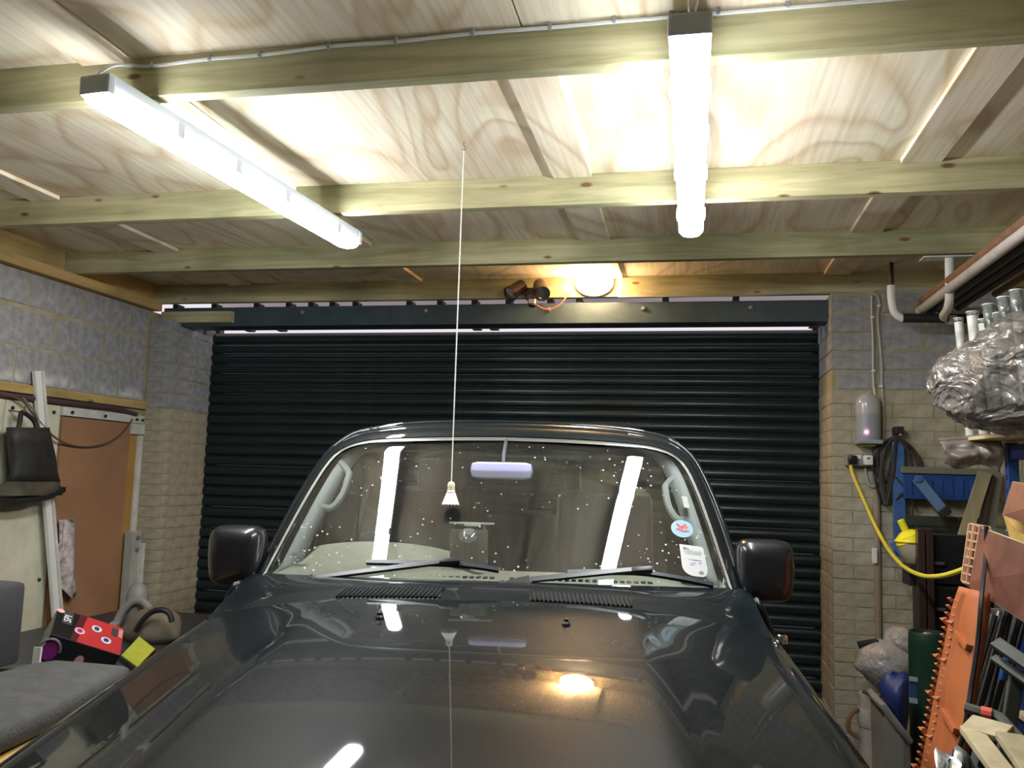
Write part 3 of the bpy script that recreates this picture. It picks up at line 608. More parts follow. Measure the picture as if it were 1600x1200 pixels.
rows = [[(x, y * 1.0 + (yrear(x) - 2.40) * sst(2.0, 2.4, y) - 0.05 * (x / .745) ** 2 * sst(1.5, .98, y) * -1, bonnet(x, y)) for x in bx] for y in by]
rows = [[(x, y, z - 0.05) if j_ == -1 else (x, y, z) for (x, y, z) in r] for j_, r in enumerate(rows)]
fr = [(x, y - 0.012, z - 0.05) for (x, y, z) in rows[0]]; bk = [(x, y + 0.004, z - 0.02) for (x, y, z) in rows[-1]]
rows = [fr] + rows + [bk]
rows = [[(r[0][0], r[0][1], r[0][2] - 0.02)] + r + [(r[-1][0], r[-1][1], r[-1][2] - 0.02)] for r in rows]
bon = cb(MB().grid(rows), 'bonnet', 'paint', angle=50)
for (px, s) in ((-0.237, -1), (0.237, 1)):
    c = Vector((px, 2.154, bonnet(px, 2.154))); cb(MB().lathe([(0.011, -0.004), (0.011, 0.004), (0.007, 0.009), (0, 0.010)], c, n=10).box(c + Vector((-.006, -.004, .006)), c + Vector((.006, .008, .016)), 0.002), 'washer_nozzle', 'blacktrim', bon)
# wings
for s in (-1, 1):
    ww = []
    for j in range(36):
        y = 0.93 + (2.62 - 0.93) * j / 35
        e = ze(y); f = sst(1.02, 0.93, y)
        arch = 0.0
        dxa = (y - 1.62) / 0.44
        zb = GND + 0.42 if abs(dxa) > 1 else max(GND + 0.42, GND + 0.36 + 0.46 * math.sqrt(1 - dxa * dxa))
        flare = 0.035 * max(0, 1 - dxa * dxa)
        ww.append([(s * 0.752, y, e - 0.016 - 0.02 * f), (s * 0.752, y, e - 0.004 - 0.02 * f), (s * 0.775, y, e - 0.002 - .02 * f), (s * 0.805, y, e - 0.012 - .02 * f), (s * 0.826, y, e - 0.026), (s * 0.842, y, e - 0.055), (s * 0.853, y, e - 0.11), (s * 0.862, y, e - 0.22), (s * (0.866 + flare * .3), y, (e - .22) * .5 + zb * .5), (s * (0.868 + flare), y, zb + 0.03), (s * (0.862 + flare), y, zb)])
    cb(MB().grid(ww, flip=(s < 0)), 'wing', 'paint', angle=50)
    y = 2.455; c = Vector((s * 0.836, y, ze(y) - 0.02))
    if s > 0: rp = cb(MB().lathe([(0.017, -0.01), (0.017, 0.006), (0.012, 0.014), (0, 0.016)], c, n=12), 'wing_top_plug', 'chrome')

# windscreen surface
def wsy(x, z, off=0.0): return 2.712 + (z - 1.348) * 1.08 + 0.2 * (x * x - 0.5476) + off
def resample(pl, n):
    pl = [Vector(p) for p in pl]; d = [0.0]
    for i in range(1, len(pl)): d.append(d[-1] + (pl[i] - pl[i - 1]).length)
    out = []
    for k in range(n):
        t = d[-1] * k / (n - 1); i = 0
        while i < len(pl) - 2 and d[i + 1] < t: i += 1
        out.append(pl[i].lerp(pl[i + 1], (t - d[i]) / max(1e-9, d[i + 1] - d[i])))
    return out
g_half = smooth_path([Vector((0.742, 0, 1.346)), Vector((0.727, 0, 1.43)), Vector((0.708, 0, 1.53)), Vector((0.685, 0, 1.63)), Vector((0.657, 0, 1.715)), Vector((0.618, 0, 1.765)), Vector((0.55, 0, 1.792)), Vector((0.46, 0, 1.803)), Vector((0.24, 0, 1.812)), Vector((0, 0, 1.816))], 5)
o_half = smooth_path([Vector((0.799, 0, 1.296)), Vector((0.789, 0, 1.40)), Vector((0.772, 0, 1.52)), Vector((0.745, 0, 1.64)), Vector((0.705, 0, 1.75)), Vector((0.660, 0, 1.803)), Vector((0.59, 0, 1.842)), Vector((0.40, 0, 1.873)), Vector((0.2, 0, 1.883)), Vector((0, 0, 1.886))], 5)
NR = 40
g_half = resample(g_half, NR); o_half = resample(o_half, NR)
def full(h): return [Vector((p.x, 0, p.z)) for p in h] + [Vector((-p.x, 0, p.z)) for p in reversed(h[:-1])]
G = full(g_half); O = full(o_half)
def ring(t, off): return [(lambda q: Vector((q.x, wsy(q.x, q.z, off), q.z)))(a.lerp(b, t)) for a, b in zip(G, O)]
cb(MB().grid([ring(-0.10, -0.004), ring(-0.10, -0.010), ring(0.06, -0.011), ring(0.10, 0.0)]), 'windscreen_seal', 'trimgrey', angle=40)
cb(MB().grid([ring(0.09, 0.004), ring(0.14, -0.010), ring(0.40, -0.010), ring(0.62, 0.004), ring(0.70, 0.022), ring(0.74, 0.020), ring(0.90, 0.045), ring(1.0, 0.085)]), 'windscreen_frame', 'paint', angle=60)
# glass: rows from base to top
gl_rows = []
for k in range(17):
    z = 1.346 + (1.816 - 1.346) * k / 16
    xm = 0.0
    for i in range(NR - 1):
        if g_half[i].z <= z <= g_half[i + 1].z + 1e-6: xm = g_half[i].x + (g_half[i + 1].x - g_half[i].x) * (z - g_half[i].z) / max(1e-6, g_half[i + 1].z - g_half[i].z)
    xm = max(xm, 0.02)
    gl_rows.append([(xm * u, wsy(xm * u, z), z + 0.014 * (1 - (xm * u / .742) ** 2) * (1 - k / 16)) for u in [-1 + 2 * i / 32 for i in range(33)]])
ws = cb(MB().grid(gl_rows), 'windscreen', 'glass', angle=80)
# cowl between bonnet and glass, with louvred vents and the black seal along the glass
cr = []
for k in range(9):
    t = k / 8; r_ = []
    for i in range(NX):
        x = -0.80 + 1.6 * i / (NX - 1); a = min(abs(x), 0.745)
        y0 = yrear(a) + 0.014; z0 = bonnet(a, 2.40) - 0.004; y1 = wsy(x, 1.348) - 0.004; z1 = 1.346 + 0.014 * (1 - (x / .8) ** 2)
        if abs(x) > 0.745: z0 = ze(2.40) - 0.005
        r_.append((x, y0 + (y1 - y0) * t, z0 + (z1 - z0) * t + 0.012 * math.sin(PI * t) * sst(.8, .6, abs(x))))
    cr.append(r_)
cr = [[(x, y - 0.003, z - 0.04) for (x, y, z) in cr[0]]] + cr
cowl = cb(MB().grid(cr), 'cowl', 'paint', angle=60)
def cowlz(x, y):
    a = min(abs(x), .745); y0 = yrear(a) + .014; y1 = wsy(x, 1.348) - .004; t = (y - y0) / (y1 - y0); z0 = bonnet(a, 2.40) - 0.004
    return z0 + (1.346 + 0.014 * (1 - (x / .8) ** 2) - z0) * t + 0.012 * math.sin(PI * t) * sst(.8, .6, abs(x))
for (x0, x1) in ((-0.425, -0.125), (0.13, 0.42)):
    yv0, yv1 = 2.432, 2.482
    tr = MB().grid([[(x0 + (x1 - x0) * i / 16, y, cowlz(x0 + (x1 - x0) * i / 16, y) + 0.0022) for i in range(17)] for y in (yv0, (yv0 + yv1) / 2, yv1)])
    vt = cb(tr, 'cowl_vent', mat('vent_dark', (0.003, 0.003, 0.003), 0.7), cowl)
    lv = MB(); nl = 23
    for i in range(nl):
        x = x0 + (x1 - x0) * (i + 0.5) / nl; sk_ = 0.008 if x < 0 else -0.004
        lv.beam((x - sk_, yv0 - .003, cowlz(x, yv0) + 0.003), (x + sk_, yv1 + .003, cowlz(x, yv1) + 0.003), 0.0052, 0.006)
    lo = cb(lv, 'vent_louvres', 'paint', vt, smooth=False); lo['kind'] = 'stuff'
# roof and cabin sides; panes set in the openings
YR = 4.86
secs = []; NS = 20
for k in range(NS + 1):
    t = k / NS; sec = []
    for q in O:
        ya = wsy(q.x, q.z, 0.085); ye = YR - (q.z - 1.3) * 0.12
        y = ya + (ye - ya) * t
        gx = q.x * (1 + 0.045 * math.sin(PI * min(1, t * 1.6) / 2) ** 1) ; gz = q.z + (0.020 * math.sin(PI * t) if q.z > 1.8 else 0.0)
        sec.append(Vector((gx, y, gz)))
    secs.append(sec)
nO = len(O); shell = MB(); paneL = MB(); paneR = MB()
pt = [p for s_ in secs for p in s_]
def is_win(j, k):
    z = (O[j].z + O[j + 1].z) / 2
    if not (1.37 < z < 1.745): return False
    return (0 < k < 6) or (7 <= k < 13) or (14 <= k < NS - 1)
shell.v = [Vector(p) for p in pt]
for k in range(NS):
    for j in range(nO - 1):
        q = (k * nO + j, k * nO + j + 1, (k + 1) * nO + j + 1, (k + 1) * nO + j)
        if is_win(j, k): (paneR if O[j].x > 0 else paneL).f.append(q)
        else: shell.f.append(q)
cab = cb(shell, 'cabin_shell', 'paint', angle=50, solid=0.022)
for pmb in (paneL, paneR):
    used = sorted({i for f in pmb.f for i in f}); mp_ = {i: n for n, i in enumerate(used)}
    q = MB(); q.add([pt[i] for i in used], [tuple(mp_[i] for i in f) for f in pmb.f]); cb(q, 'side_window', 'sideglass')
# headliner just below the roof
hl_rows = [[(p.x * 0.93, p.y - (0.0 if k else 0.01), p.z - 0.045) for p in secs[k] if p.z > 1.79] for k in range(0, NS + 1, 2)]
nmin = min(len(r) for r in hl_rows)
hl_rows = [r[(len(r) - nmin) // 2:(len(r) - nmin) // 2 + nmin] for r in hl_rows]
cb(MB().grid(hl_rows), 'headliner', 'headliner', solid=0.01)
# rear end
rs = secs[-1]
rear = MB(); half = [p for p in rs if p.x >= -1e-6]
rb = []
for p in half: rb.append([Vector((p.x * (1 - 2 * i / 12), p.y + 0.03 * (1 - (1 - 2 * i / 12) ** 2), p.z)) for i in range(13)])
rr_ = [r for r in rb]
low = [Vector((0.83 * (1 - 2 * i / 12), YR + 0.05, GND + 0.45)) for i in range(13)]
rows_ = [low] + rr_
cb(MB().grid([r for r in rows_ if r[0].z < 1.42] + [[r for r in rows_ if r[0].z >= 1.42][0]]), 'tailgate', 'paint', solid=0.01)
cb(MB().grid([r for r in rows_ if 1.40 < r[0].z]), 'rear_window', 'sideglass')
# lower body sides: doors and rear quarter
for s in (-1, 1):
    def side(y0, y1, name, n=14):
        g = []
        for j in range(n + 1):
            y = y0 + (y1 - y0) * j / n
            dxa = (y - 4.25) / 0.44; zb = GND + 0.42 if abs(dxa) > 1 else max(GND + 0.42, GND + 0.36 + 0.46 * math.sqrt(1 - dxa * dxa)); fl_ = 0.035 * max(0, 1 - dxa * dxa)
            xt = 0.805 + 0.03 * sst(2.6, 3.1, y)
            g.append([(s * xt, y, 1.325), (s * (xt + .02), y, 1.29), (s * 0.853, y, 1.22), (s * 0.866, y, 1.08), (s * (0.868 + fl_ * .4), y, 0.86), (s * (0.868 + fl_), y, zb + 0.02), (s * (0.85 + fl_), y, zb)])
        return cb(MB().grid(g, flip=(s < 0)), name, 'paint', solid=0.02)
    d = side(2.63, 3.52, 'door', 8); MB_ = MB().box((s * 0.875, 3.36, 1.14), (s * 0.89, 3.50, 1.17), 0.005); cb(MB_, 'door_handle', 'blacktrim', d)
    side(3.53, 4.86, 'rear_quarter', 16)
    side_ = MB().box((s * 0.80, 2.3, GND + 0.34), (s * 0.88, 3.85, GND + 0.42), 0.01); cb(side_, 'sill', 'blacktrim')
# under tray, front end
cb(MB().box((-0.72, 1.0, GND + 0.42), (0.72, 4.80, GND + 0.48)), 'floor_pan', 'blacktrim', smooth=False)
fz = bonnet(0, 0.985)
grl = cb(MB().box((-0.46, 0.935, 0.86), (0.46, 0.99, 1.03), 0.012), 'grille', 'blacktrim')
for k in range(5): cb(MB().box((-0.45, 0.922, 0.878 + k * 0.032), (0.45, 0.94, 0.892 + k * 0.032), 0.003), 'grille_bar', 'chrome', grl)
for s in (-1, 1):
    hd = cb(MB().box((s * 0.48, 0.93, 0.865), (s * 0.74, 1.0, 1.03), 0.02), 'headlamp', 'amber')
    cb(MB().box((s * 0.75, 0.935, 0.865), (s * 0.85, 1.05, 1.03), 0.02), 'indicator', mat('amber_lens', (0.7, 0.25, 0.03), 0.2) if s < 0 else bpy.data.materials['amber_lens'])
cb(MB().box((-0.72, 0.97, 0.60), (0.72, 1.02, 0.86), 0.01), 'front_panel', 'paint')
cb(MB().box((-0.88, 0.80, 0.60), (0.88, 0.96, 0.79), 0.03), 'front_bumper', 'chrome')
cb(MB().box((-0.86, 4.90, 0.60), (0.86, 4.98, 0.79), 0.03), 'rear_bumper', 'chrome')
for s in (-1, 1):
    for y in (1.62, 4.25):
        rw = 0.36; c = Vector((s * 0.885, y, GND + rw))
        tp = [(0.22, -0.22), (0.33, -0.215), (rw, -0.17), (rw, -0.05), (0.335, -0.005), (0.22, 0.0)]
        wh = cb(MB().lathe(tp, c, (s, 0, 0), 32), 'wheel', 'tyre')
        cb(MB().lathe([(0.222, -0.02), (0.205, -0.01), (0.195, -0.06), (0.09, -0.05), (0.07, -0.01), (0, -0.008)], c, (s, 0, 0), 24), 'rim', 'steel', wh)
# interior
dsh = []
for k, (y, z) in enumerate([(2.66, 1.338), (2.72, 1.345), (2.80, 1.350), (2.92, 1.352), (3.0, 1.345), (3.06, 1.315), (3.08, 1.22), (3.06, 1.05)]):
    r_ = []
    for i in range(41):
        x = -0.74 + 1.48 * i / 40
        hump = 0.088 * math.sqrt(max(0, 1 - ((x + 0.42) / 0.335) ** 2)) * [0, 0, .35, 1, 1, .9, .4, 0][k]
        r_.append((x, max(y, wsy(x, 1.35) + 0.03) if k < 2 else y, z + hump))
    dsh.append(r_)
dash = cb(MB().grid(dsh), 'dashboard', 'dash', angle=60, solid=0.008)
for (x0, x1) in ((-0.30, 0.02), (0.05, 0.52)):
    nn = int((x1 - x0) / 0.022); q = MB()
    for i in range(nn):
        x = x0 + i * 0.022; yy = max(2.735, wsy(x, 1.35) + 0.055); q.box((x, yy, 1.346), (x + 0.014, yy + 0.028, 1.3545))
    v = cb(q, 'demister_vent', 'blacktrim', dash, smooth=False); v['kind'] = 'stuff'
st = MB(); cs = Vector((-0.41, 3.20, 1.305)); nrm = Vector((0, -0.42, 0.9)).normalized(); u_ = Vector((1, 0, 0)); v_ = nrm.cross(u_)
st.tube([cs + (u_ * math.cos(a) + v_ * math.sin(a)) * 0.185 for a in [2 * PI * i / 40 for i in range(40)]], 0.0145, 10, closed=True)
for a in (R(200), R(340), R(90)): st.tube([cs - nrm * 0.03, cs + (u_ * math.cos(a) + v_ * math.sin(a)) * 0.182], 0.011, 8)
st.lathe([(0.055, -0.03), (0.06, 0), (0.04, 0.012), (0, 0.014)], cs - nrm * .03, nrm, 20)
cb(st, 'steering_wheel', mat('grey_wheel_plastic', (0.07, 0.07, 0.085), 0.4))
rv = cb(MB().box((-0.118, 2.975, 1.668), (0.105, 3.035, 1.728), 0.026), 'rear_view_mirror', 'lavender')
cb(MB().tube([(0.0, 3.0, 1.72), (0.0, 3.02, 1.76), (0.0, 3.10, 1.81)], 0.007, 8), 'mirror_stem', 'case', rv)
for s in (-1, 1):
    # inner pillar trim follows the glass edge, grab handle on it
    ins = [(lambda q: Vector((s * q.x * 0.962, wsy(q.x, q.z, 0.030), q.z)))(q) for q in g_half[:int(NR * 0.60)]]
    ins2 = [p + Vector((-s * 0.052, 0.045, 0)) for p in ins]
    pl = cb(MB().grid([ins, ins2]), 'pillar_trim', 'interior', solid=0.012)
    zs = (1.56, 1.70) if s < 0 else (1.55, 1.68)
    hpts = [(s * 0.665, 2.98, zs[0]), (s * 0.615, 2.99, zs[0] - 0.008), (s * 0.585, 3.02, zs[0] + 0.035), (s * 0.578, 3.06, zs[0] + 0.09), (s * 0.585, 3.10, zs[1] - 0.02), (s * 0.625, 3.12, zs[1] + 0.018)]
    cb(MB().tube(smooth_path(hpts), 0.0125, 8), 'grab_handle', 'interior', pl)
    # front seat
    x = s * 0.40
    se = cb(MB().box((x - 0.24, 3.55, 0.98), (x + 0.24, 4.02, 1.12), 0.05), 'seat_base', 'seat')
    bkm = MB(); bkm.obox((x, 4.10, 1.36), (0.23, 0, 0), (0, 0.055, 0.012), (0, 0.06, 0.26), 0.05); cb(bkm, 'seat_back', 'seat')
    hr = cb(MB().box((x - 0.12, 4.12, 1.60), (x + 0.12, 4.22, 1.76), 0.035), 'headrest', 'seat')
    # door mirror
    c = Vector((s * 0.855, 2.75, 1.400)); q = MB(); rws = []
    for k, (dy, sc) in enumerate([(-0.062, 0.0), (-0.062, 0.45), (-0.054, 0.80), (-0.035, 0.95), (0.0, 1.0), (0.035, 1.0), (0.05, 0.97), (0.045, 0.9), (0.04, 0.0)]):
        rg = []
        for i in range(32):
            a = 2 * PI * i / 32; ca, sa = math.cos(a), math.sin(a); e = 0.42
            hx = 0.088; hz = 0.098
            xx = math.copysign(abs(ca) ** e, ca) * hx * sc; zz_ = math.copysign(abs(sa) ** e, sa) * hz * sc
            rg.append(c + Vector((xx * (1 - 0.10 * (zz_ < 0) * abs(zz_) / hz), dy + 0.02 * abs(xx) / hx * 0, zz_ + 0.004 * xx / hx * 0)))
        rws.append(rg)
    q.grid(rws, closed=True); mir = cb(q, 'door_mirror', 'mirrorshell', angle=50)
    cb(MB().tube([(s * 0.80, 2.78, 1.30), (s * 0.775, 2.80, 1.33), (s * 0.785, 2.76, 1.36)], [0.02, 0.03, 0.022], 10), 'mirror_arm', 'mirrorshell', mir)
cb(MB().box((-0.62, 4.45, 1.0), (0.62, 4.53, 1.48), 0.04), 'rear_seat_back', 'seat')
cb(MB().box((-0.62, 4.15, 0.95), (0.62, 4.50, 1.08), 0.04), 'rear_seat', 'seat')
# inside lining of the cabin
for s in (-1, 1):
    cb(MB().box((s * 0.765, 2.9, GND + 0.46), (s * 0.778, 4.75, 1.34)), 'door_lining', 'seat', smooth=False)
cb(MB().box((-0.75, 2.95, 0.55), (0.75, 2.98, 1.30)), 'bulkhead_panel', 'blacktrim', smooth=False)
# wipers
def wiper(pts, blade, label=None):
    P = [Vector((x, wsy(x, z) - o, z)) for (x, z, o) in pts]
    a = MB()
    for (p, q_, w0, w1) in ((P[0], P[1], 0.017, 0.014), (P[1], P[2], 0.011, 0.007)):
        a.beam(p, q_, (w0 + w1), 0.010, (0, -0.68, 0.73), 0.002)
    arm = cb(a, 'wiper_arm', 'wiper', smooth=False)
    cb(MB().lathe([(0.017, -0.03), (0.017, 0.010), (0.010, 0.016), (0, 0.017)], P[0], (0, -0.45, 0.9), 12), 'pivot_cap', 'wiper', arm)
    B = [Vector((x, wsy(x, z) - 0.016, z)) for (x, z) in blade]; b = MB()
    sp = smooth_path(B, 6)
    for i in range(len(sp) - 1): b.beam(sp[i], sp[i + 1] + (sp[i + 1] - sp[i]) * .05, 0.014, 0.012, (0, -.68, .73))
    bl_ = cb(b, 'wiper_blade', 'blade', arm, smooth=False)
    mid = B[len(B) // 2]; cb(MB().obox(mid + Vector((0, -.010, .010)), (0.032, 0, 0.003), (0, -.005, .006), (0, .004, .006), 0.002), 'blade_clip', 'wiper', arm)
wiper([(-0.663, 1.305, 0.020), (-0.555, 1.349, 0.030), (-0.13, 1.412, 0.030)], [(-0.40, 1.398), (-0.25, 1.4005), (-0.13, 1.402), (-0.05, 1.398), (0.024, 1.390)])
wiper([(0.040, 1.347, 0.020), (0.125, 1.368, 0.030), (0.465, 1.402, 0.030)], [(0.235, 1.388), (0.35, 1.391), (0.465, 1.390), (0.58, 1.376), (0.685, 1.358)])
# stickers inside the glass, passenger side
def onglass(x, z, off=0.0): return Vector((x, wsy(x, z) + off, z + 0.014 * (1 - (x / .742) ** 2) * (1 - (z - 1.346) / .47)))
def gframe(x, z):
    e = 1e-3; ux = (onglass(x + e, z) - onglass(x - e, z)).normalized(); uz = (onglass(x, z + e) - onglass(x, z - e)).normalized(); return ux, uz
GO = -0.0015
def gpatch(cx, cz, poly, off):
    """polygon in sticker axes (metres, u right, v up) laid on the glass, fanned from its centre"""
    ux, uz = gframe(cx, cz); c0 = onglass(cx, cz)
    def put(u, v):
        p = c0 + ux * u + uz * v; return onglass(p.x, c0.z + (uz.z * v + ux.z * u), off)
    k = len(poly); cu = sum(p[0] for p in poly) / k; cv = sum(p[1] for p in poly) / k
    mid = [((p[0] + cu) / 2, (p[1] + cv) / 2) for p in poly]
    m_ = MB(); vs = [put(cu, cv)] + [put(*p) for p in mid] + [put(*p) for p in poly]
    fs = [(0, 1 + i, 1 + (i + 1) % k) for i in range(k)] + [(1 + i, 1 + k + i, 1 + k + (i + 1) % k, 1 + (i + 1) % k) for i in range(k)]
    return m_.add(vs, fs)
ell = lambda a, b, n=28, r=0.0: [(a * math.cos(t) * math.cos(r) - b * math.sin(t) * math.sin(r), a * math.cos(t) * math.sin(r) + b * math.sin(t) * math.cos(r)) for t in [2 * PI * i / n for i in range(n)]]
sx, sz = 0.611, 1.513
s1 = cb(gpatch(sx, sz, ell(0.0385, 0.040), GO), 'round_sticker', 'skyblue'); s1['label'] = 'round pale blue windscreen sticker with a red oak leaf sprig'
for (u, v, a, b, r) in ((-0.011, 0.014, 0.0125, 0.0050, R(-50)), (0.007, 0.013, 0.0120, 0.0050, R(40)), (0.015, 0.006, 0.006, 0.004, R(60)), (-0.012, -0.003, 0.010, 0.0048, R(-12)), (0.0, 0.003, 0.006, 0.0035, R(-40)), (0.012, -0.010, 0.0125, 0.0045, R(8)), (-0.002, -0.010, 0.009, 0.0035, R(-20))):
    cb(gpatch(sx, sz, [(p[0] + u, p[1] + v) for p in ell(a, b, 12, r)], GO - 0.001), 'leaf_print', 'redprint', s1)
sx2, sz2 = 0.634, 1.420
shape = [(-0.040, 0.066), (0.030, 0.060), (0.040, 0.054), (0.044, -0.035)] + [(0.044 - 0.018 * (1 - math.cos(t)), -0.035 - 0.034 * math.sin(t)) for t in (0.5, 1.0, 1.57)] + [(0.0, -0.068)] + [(-0.040 * math.cos(t) - 0.002 + 0.002, -0.026 - 0.042 * math.sin(t)) for t in (1.3, 1.0, .65, .3, 0.0)]
s2 = cb(gpatch(sx2, sz2, shape, GO), 'permit_sticker', 'white'); s2['label'] = 'white windscreen sticker with rounded foot, two lines of print and a purple stamp'
cb(gpatch(sx2, sz2, [(-0.030, 0.052), (-0.022, 0.055), (-0.017, 0.050), (-0.008, 0.046), (-0.008, 0.043), (-0.018, 0.046), (-0.029, 0.045)], GO - .001), 'car_print', 'darkink', s2)
cb(gpatch(sx2, sz2, [(-0.020, 0.004), (0.005, 0.001), (0.028, -0.001), (0.028, -0.003), (0.005, -0.002), (-0.010, 0.001)], GO - .001), 'line_print', 'darkink', s2)
cb(gpatch(sx2, sz2, [(p[0] + 0.022, p[1] - 0.052) for p in ell(0.0085, 0.0075, 14)], GO - .001), 'dot_print', 'greyink', s2)
def text_on(body, size, place, m, parent, name, fn=None, ex=0.0):
    """printed lettering turned into a mesh; place(u, v) gives the point in space"""
    cu = bpy.data.curves.new(name, 'FONT'); cu.body = body; cu.size = size; cu.align_x = 'CENTER'; cu.align_y = 'CENTER'; cu.resolution_u = 2
    tmp = bpy.data.objects.new(name, cu); C.objects.link(tmp); dg = bpy.context.evaluated_depsgraph_get(); me = bpy.data.meshes.new_from_object(tmp.evaluated_get(dg))
    vs = [place(v.co.x, v.co.y) for v in me.vertices]; fs = [tuple(p.vertices) for p in me.polygons]
    bpy.data.objects.remove(tmp); bpy.data.curves.remove(cu); bpy.data.meshes.remove(me)
    return MB().add(vs, fs).build(name, m, parent, fn=fn)
def sput(du, dv, rot=0.0):
    ux, uz = gframe(sx2, sz2); c0 = onglass(sx2, sz2); cr_, sr_ = math.cos(rot), math.sin(rot)
    def f(u, v):
        uu = du + u * cr_ - v * sr_; vv = dv + u * sr_ + v * cr_; p = c0 + ux * uu + uz * vv; return onglass(p.x, c0.z + uz.z * vv + ux.z * uu, GO - .001)
    return f
text_on('OVERLAND', 0.0118, sput(0.003, 0.036, R(-3)), 'greyink', s2, 'print', K)
text_on('CRUISERS', 0.0118, sput(0.004, 0.0265, R(-3)), 'greyink', s2, 'print', K)
text_on('-07', 0.017, sput(-0.003, -0.018, R(10)), 'purpleink', s2, 'stamp', K)
text_on('43', 0.012, sput(0.022, -0.013, R(5)), 'purpleink', s2, 'stamp', K)
# small tax disc holder low on the driver side and paper strip on the pillar
cb(gpatch(-0.655, 1.398, [(0.030, 0.006), (0.02, 0.014), (-0.02, 0.012), (-0.033, 0.004), (-0.03, -0.006), (0.02, -0.004)], 0.02), 'dash_badge', 'greyink')
cb(gpatch(0.635, 1.60, [(-0.010, 0.03), (0.010, 0.028), (0.014, -0.028), (-0.006, -0.026)], 0.012), 'pillar_label', 'whitepaint')
# phone holder with a suction cup stuck to the glass
hold = thing('suction_mount', 'dark device holder with a clear suction cup stuck inside the windscreen', 'holder', tuple(car.matrix_basis @ K(onglass(-0.10, 1.46, 0.03))))
hold.rotation_euler = car.rotation_euler
hc = K(onglass(-0.10, 1.46, 0.03)); kk = lambda v: K(v) - hc
cpt = onglass(-0.088, 1.476, 0.012); nn_ = Vector((0, -0.68, 0.73))
MB().box((-0.155, 2.80, 1.385), (-0.03, 2.83, 1.50), 0.008).build('holder_plate', mat('olive_brown_plastic', (0.10, 0.09, 0.065), 0.5), hold, smooth=True, fn=kk)
MB().lathe([(0.031, -0.003), (0.028, 0.004), (0.015, 0.012), (0, 0.014)], cpt, nn_, 24).build('suction_cup', 'clearp', hold, smooth=True, fn=kk)
c3 = onglass(-0.075, 1.512, 0.02)
MB().box(c3 + Vector((-0.085, 0, -0.003)), c3 + Vector((0.065, 0.02, 0.003)), 0.002).box(c3 + Vector((-0.035, -.002, -0.010)), c3 + Vector((0.02, 0.02, 0.0)), 0.003).build('cross_bar', 'whitepaint', hold, fn=kk)

# ------------------------------------------------------------------ left side
def simple(mb, name, label, cat, m, group=None, origin=None, **k):
    o = mb.build(name, m, None, origin=origin if origin is not None else mb.v[0], **k); return tag(o, label, cat, group)
XW = XL + 0.004
# white plastic post leaning on the wall
a = Vector((XL + 0.030, 4.196, 2.20)); b = Vector((XL + 0.115, 4.60, 0.0))
po = thing('leaning_post', 'white plastic trim strip leaning on the painted wall behind the boot', 'post', b); pl_ = local(po)
ax = (a - b).normalized(); side = Vector((0, 1, -ax.y / ax.z)).normalized(); nz_ = ax.cross(side).normalized()
if nz_.x < 0: nz_ = -nz_
MB().obox((a + b) / 2, ax * (a - b).length / 2, side * 0.036, nz_ * 0.012, 0.002).build('face', 'upvc', po, fn=pl_)
MB().obox((a + b) / 2 + side * 0.012 + nz_ * 0.016, ax * (a - b).length / 2, side * 0.006, nz_ * 0.008, 0.001).build('rib', 'whitepaint', po, fn=pl_)
# black rubber boot hung on a hook
bt = thing('rubber_boot', 'dusty black rubber boot hanging by its loop on the left wall', 'boot', aX(40, 780, XL + 0.15)); bf = local(bt)
XB = XL + 0.165
def bp(px, py): q = aX(px, py, XB - 0.055); return q.y, q.z
prof = [(668, 13, 74), (690, 15, 78), (715, 17, 84), (738, 18, 88), (752, 12, 92), (764, -12, 95), (774, -30, 96)]
rws = []
for (py, x0, x1) in prof:
    y0, z0 = bp(x0, py); y1, z1 = bp(x1, py); rg = []
    for i in range(24):
        t = 2 * PI * i / 24; cy = (y0 + y1) / 2; hy = (y1 - y0) / 2
        rg.append(Vector((XB - 0.055 + 0.05 * math.sin(t) + 0.004 * math.sin(3 * t + py), cy + hy * math.copysign(abs(math.cos(t)) ** 0.75, math.cos(t)), (z0 * (1 - math.cos(t)) + z1 * (1 + math.cos(t))) / 2)))
    rws.append(rg)
MB().grid(rws[:5], closed=True).build('shaft', 'boot', bt, smooth=True, fn=bf, solid=0.006)
MB().grid(rws[3:], closed=True).build('foot', 'bootfoot', bt, smooth=True, fn=bf)
so = MB(); 
sl = [(-40, 779), (-10, 783), (20, 783), (50, 780), (72, 774), (93, 765)]
for sgn in (0,):
    top = []; 
    for (px, py) in sl: y_, z_ = bp(px, py); top.append((y_, z_))
    so.grid([[Vector((XB - 0.098, y_, z_ + 0.014)) for y_, z_ in top], [Vector((XB - 0.014, y_, z_ + 0.014)) for y_, z_ in top], [Vector((XB - 0.016, y_, z_ - 0.010)) for y_, z_ in top], [Vector((XB - 0.096, y_, z_ - 0.010)) for y_, z_ in top]], closed=False)
so.build('sole', 'black', bt, fn=bf, solid=0.008)
y_, z_ = bp(40, 640); y0_, z0_ = bp(27, 670); y1_, z1_ = bp(57, 670)
MB().tube(smooth_path([(XB - 0.05, y0_, z0_ - 0.01), (XB - 0.06, y0_ + .02, z0_ + .045), (XB - .075, y_, z_ - 0.015), (XB - .06, y1_ - .02, z1_ + .045), (XB - 0.05, y1_, z1_ - 0.01)]), 0.013, 8).build('pull_loop', 'black', bt, smooth=True, fn=bf)
MB().obox((XB - 0.008, (y0_ + y1_) / 2 - .005, z0_ - 0.012), (0.003, 0, 0), (0, 0.032, 0), (0, 0, 0.006)).build('white_tag', 'whiteprint', bt, fn=bf)
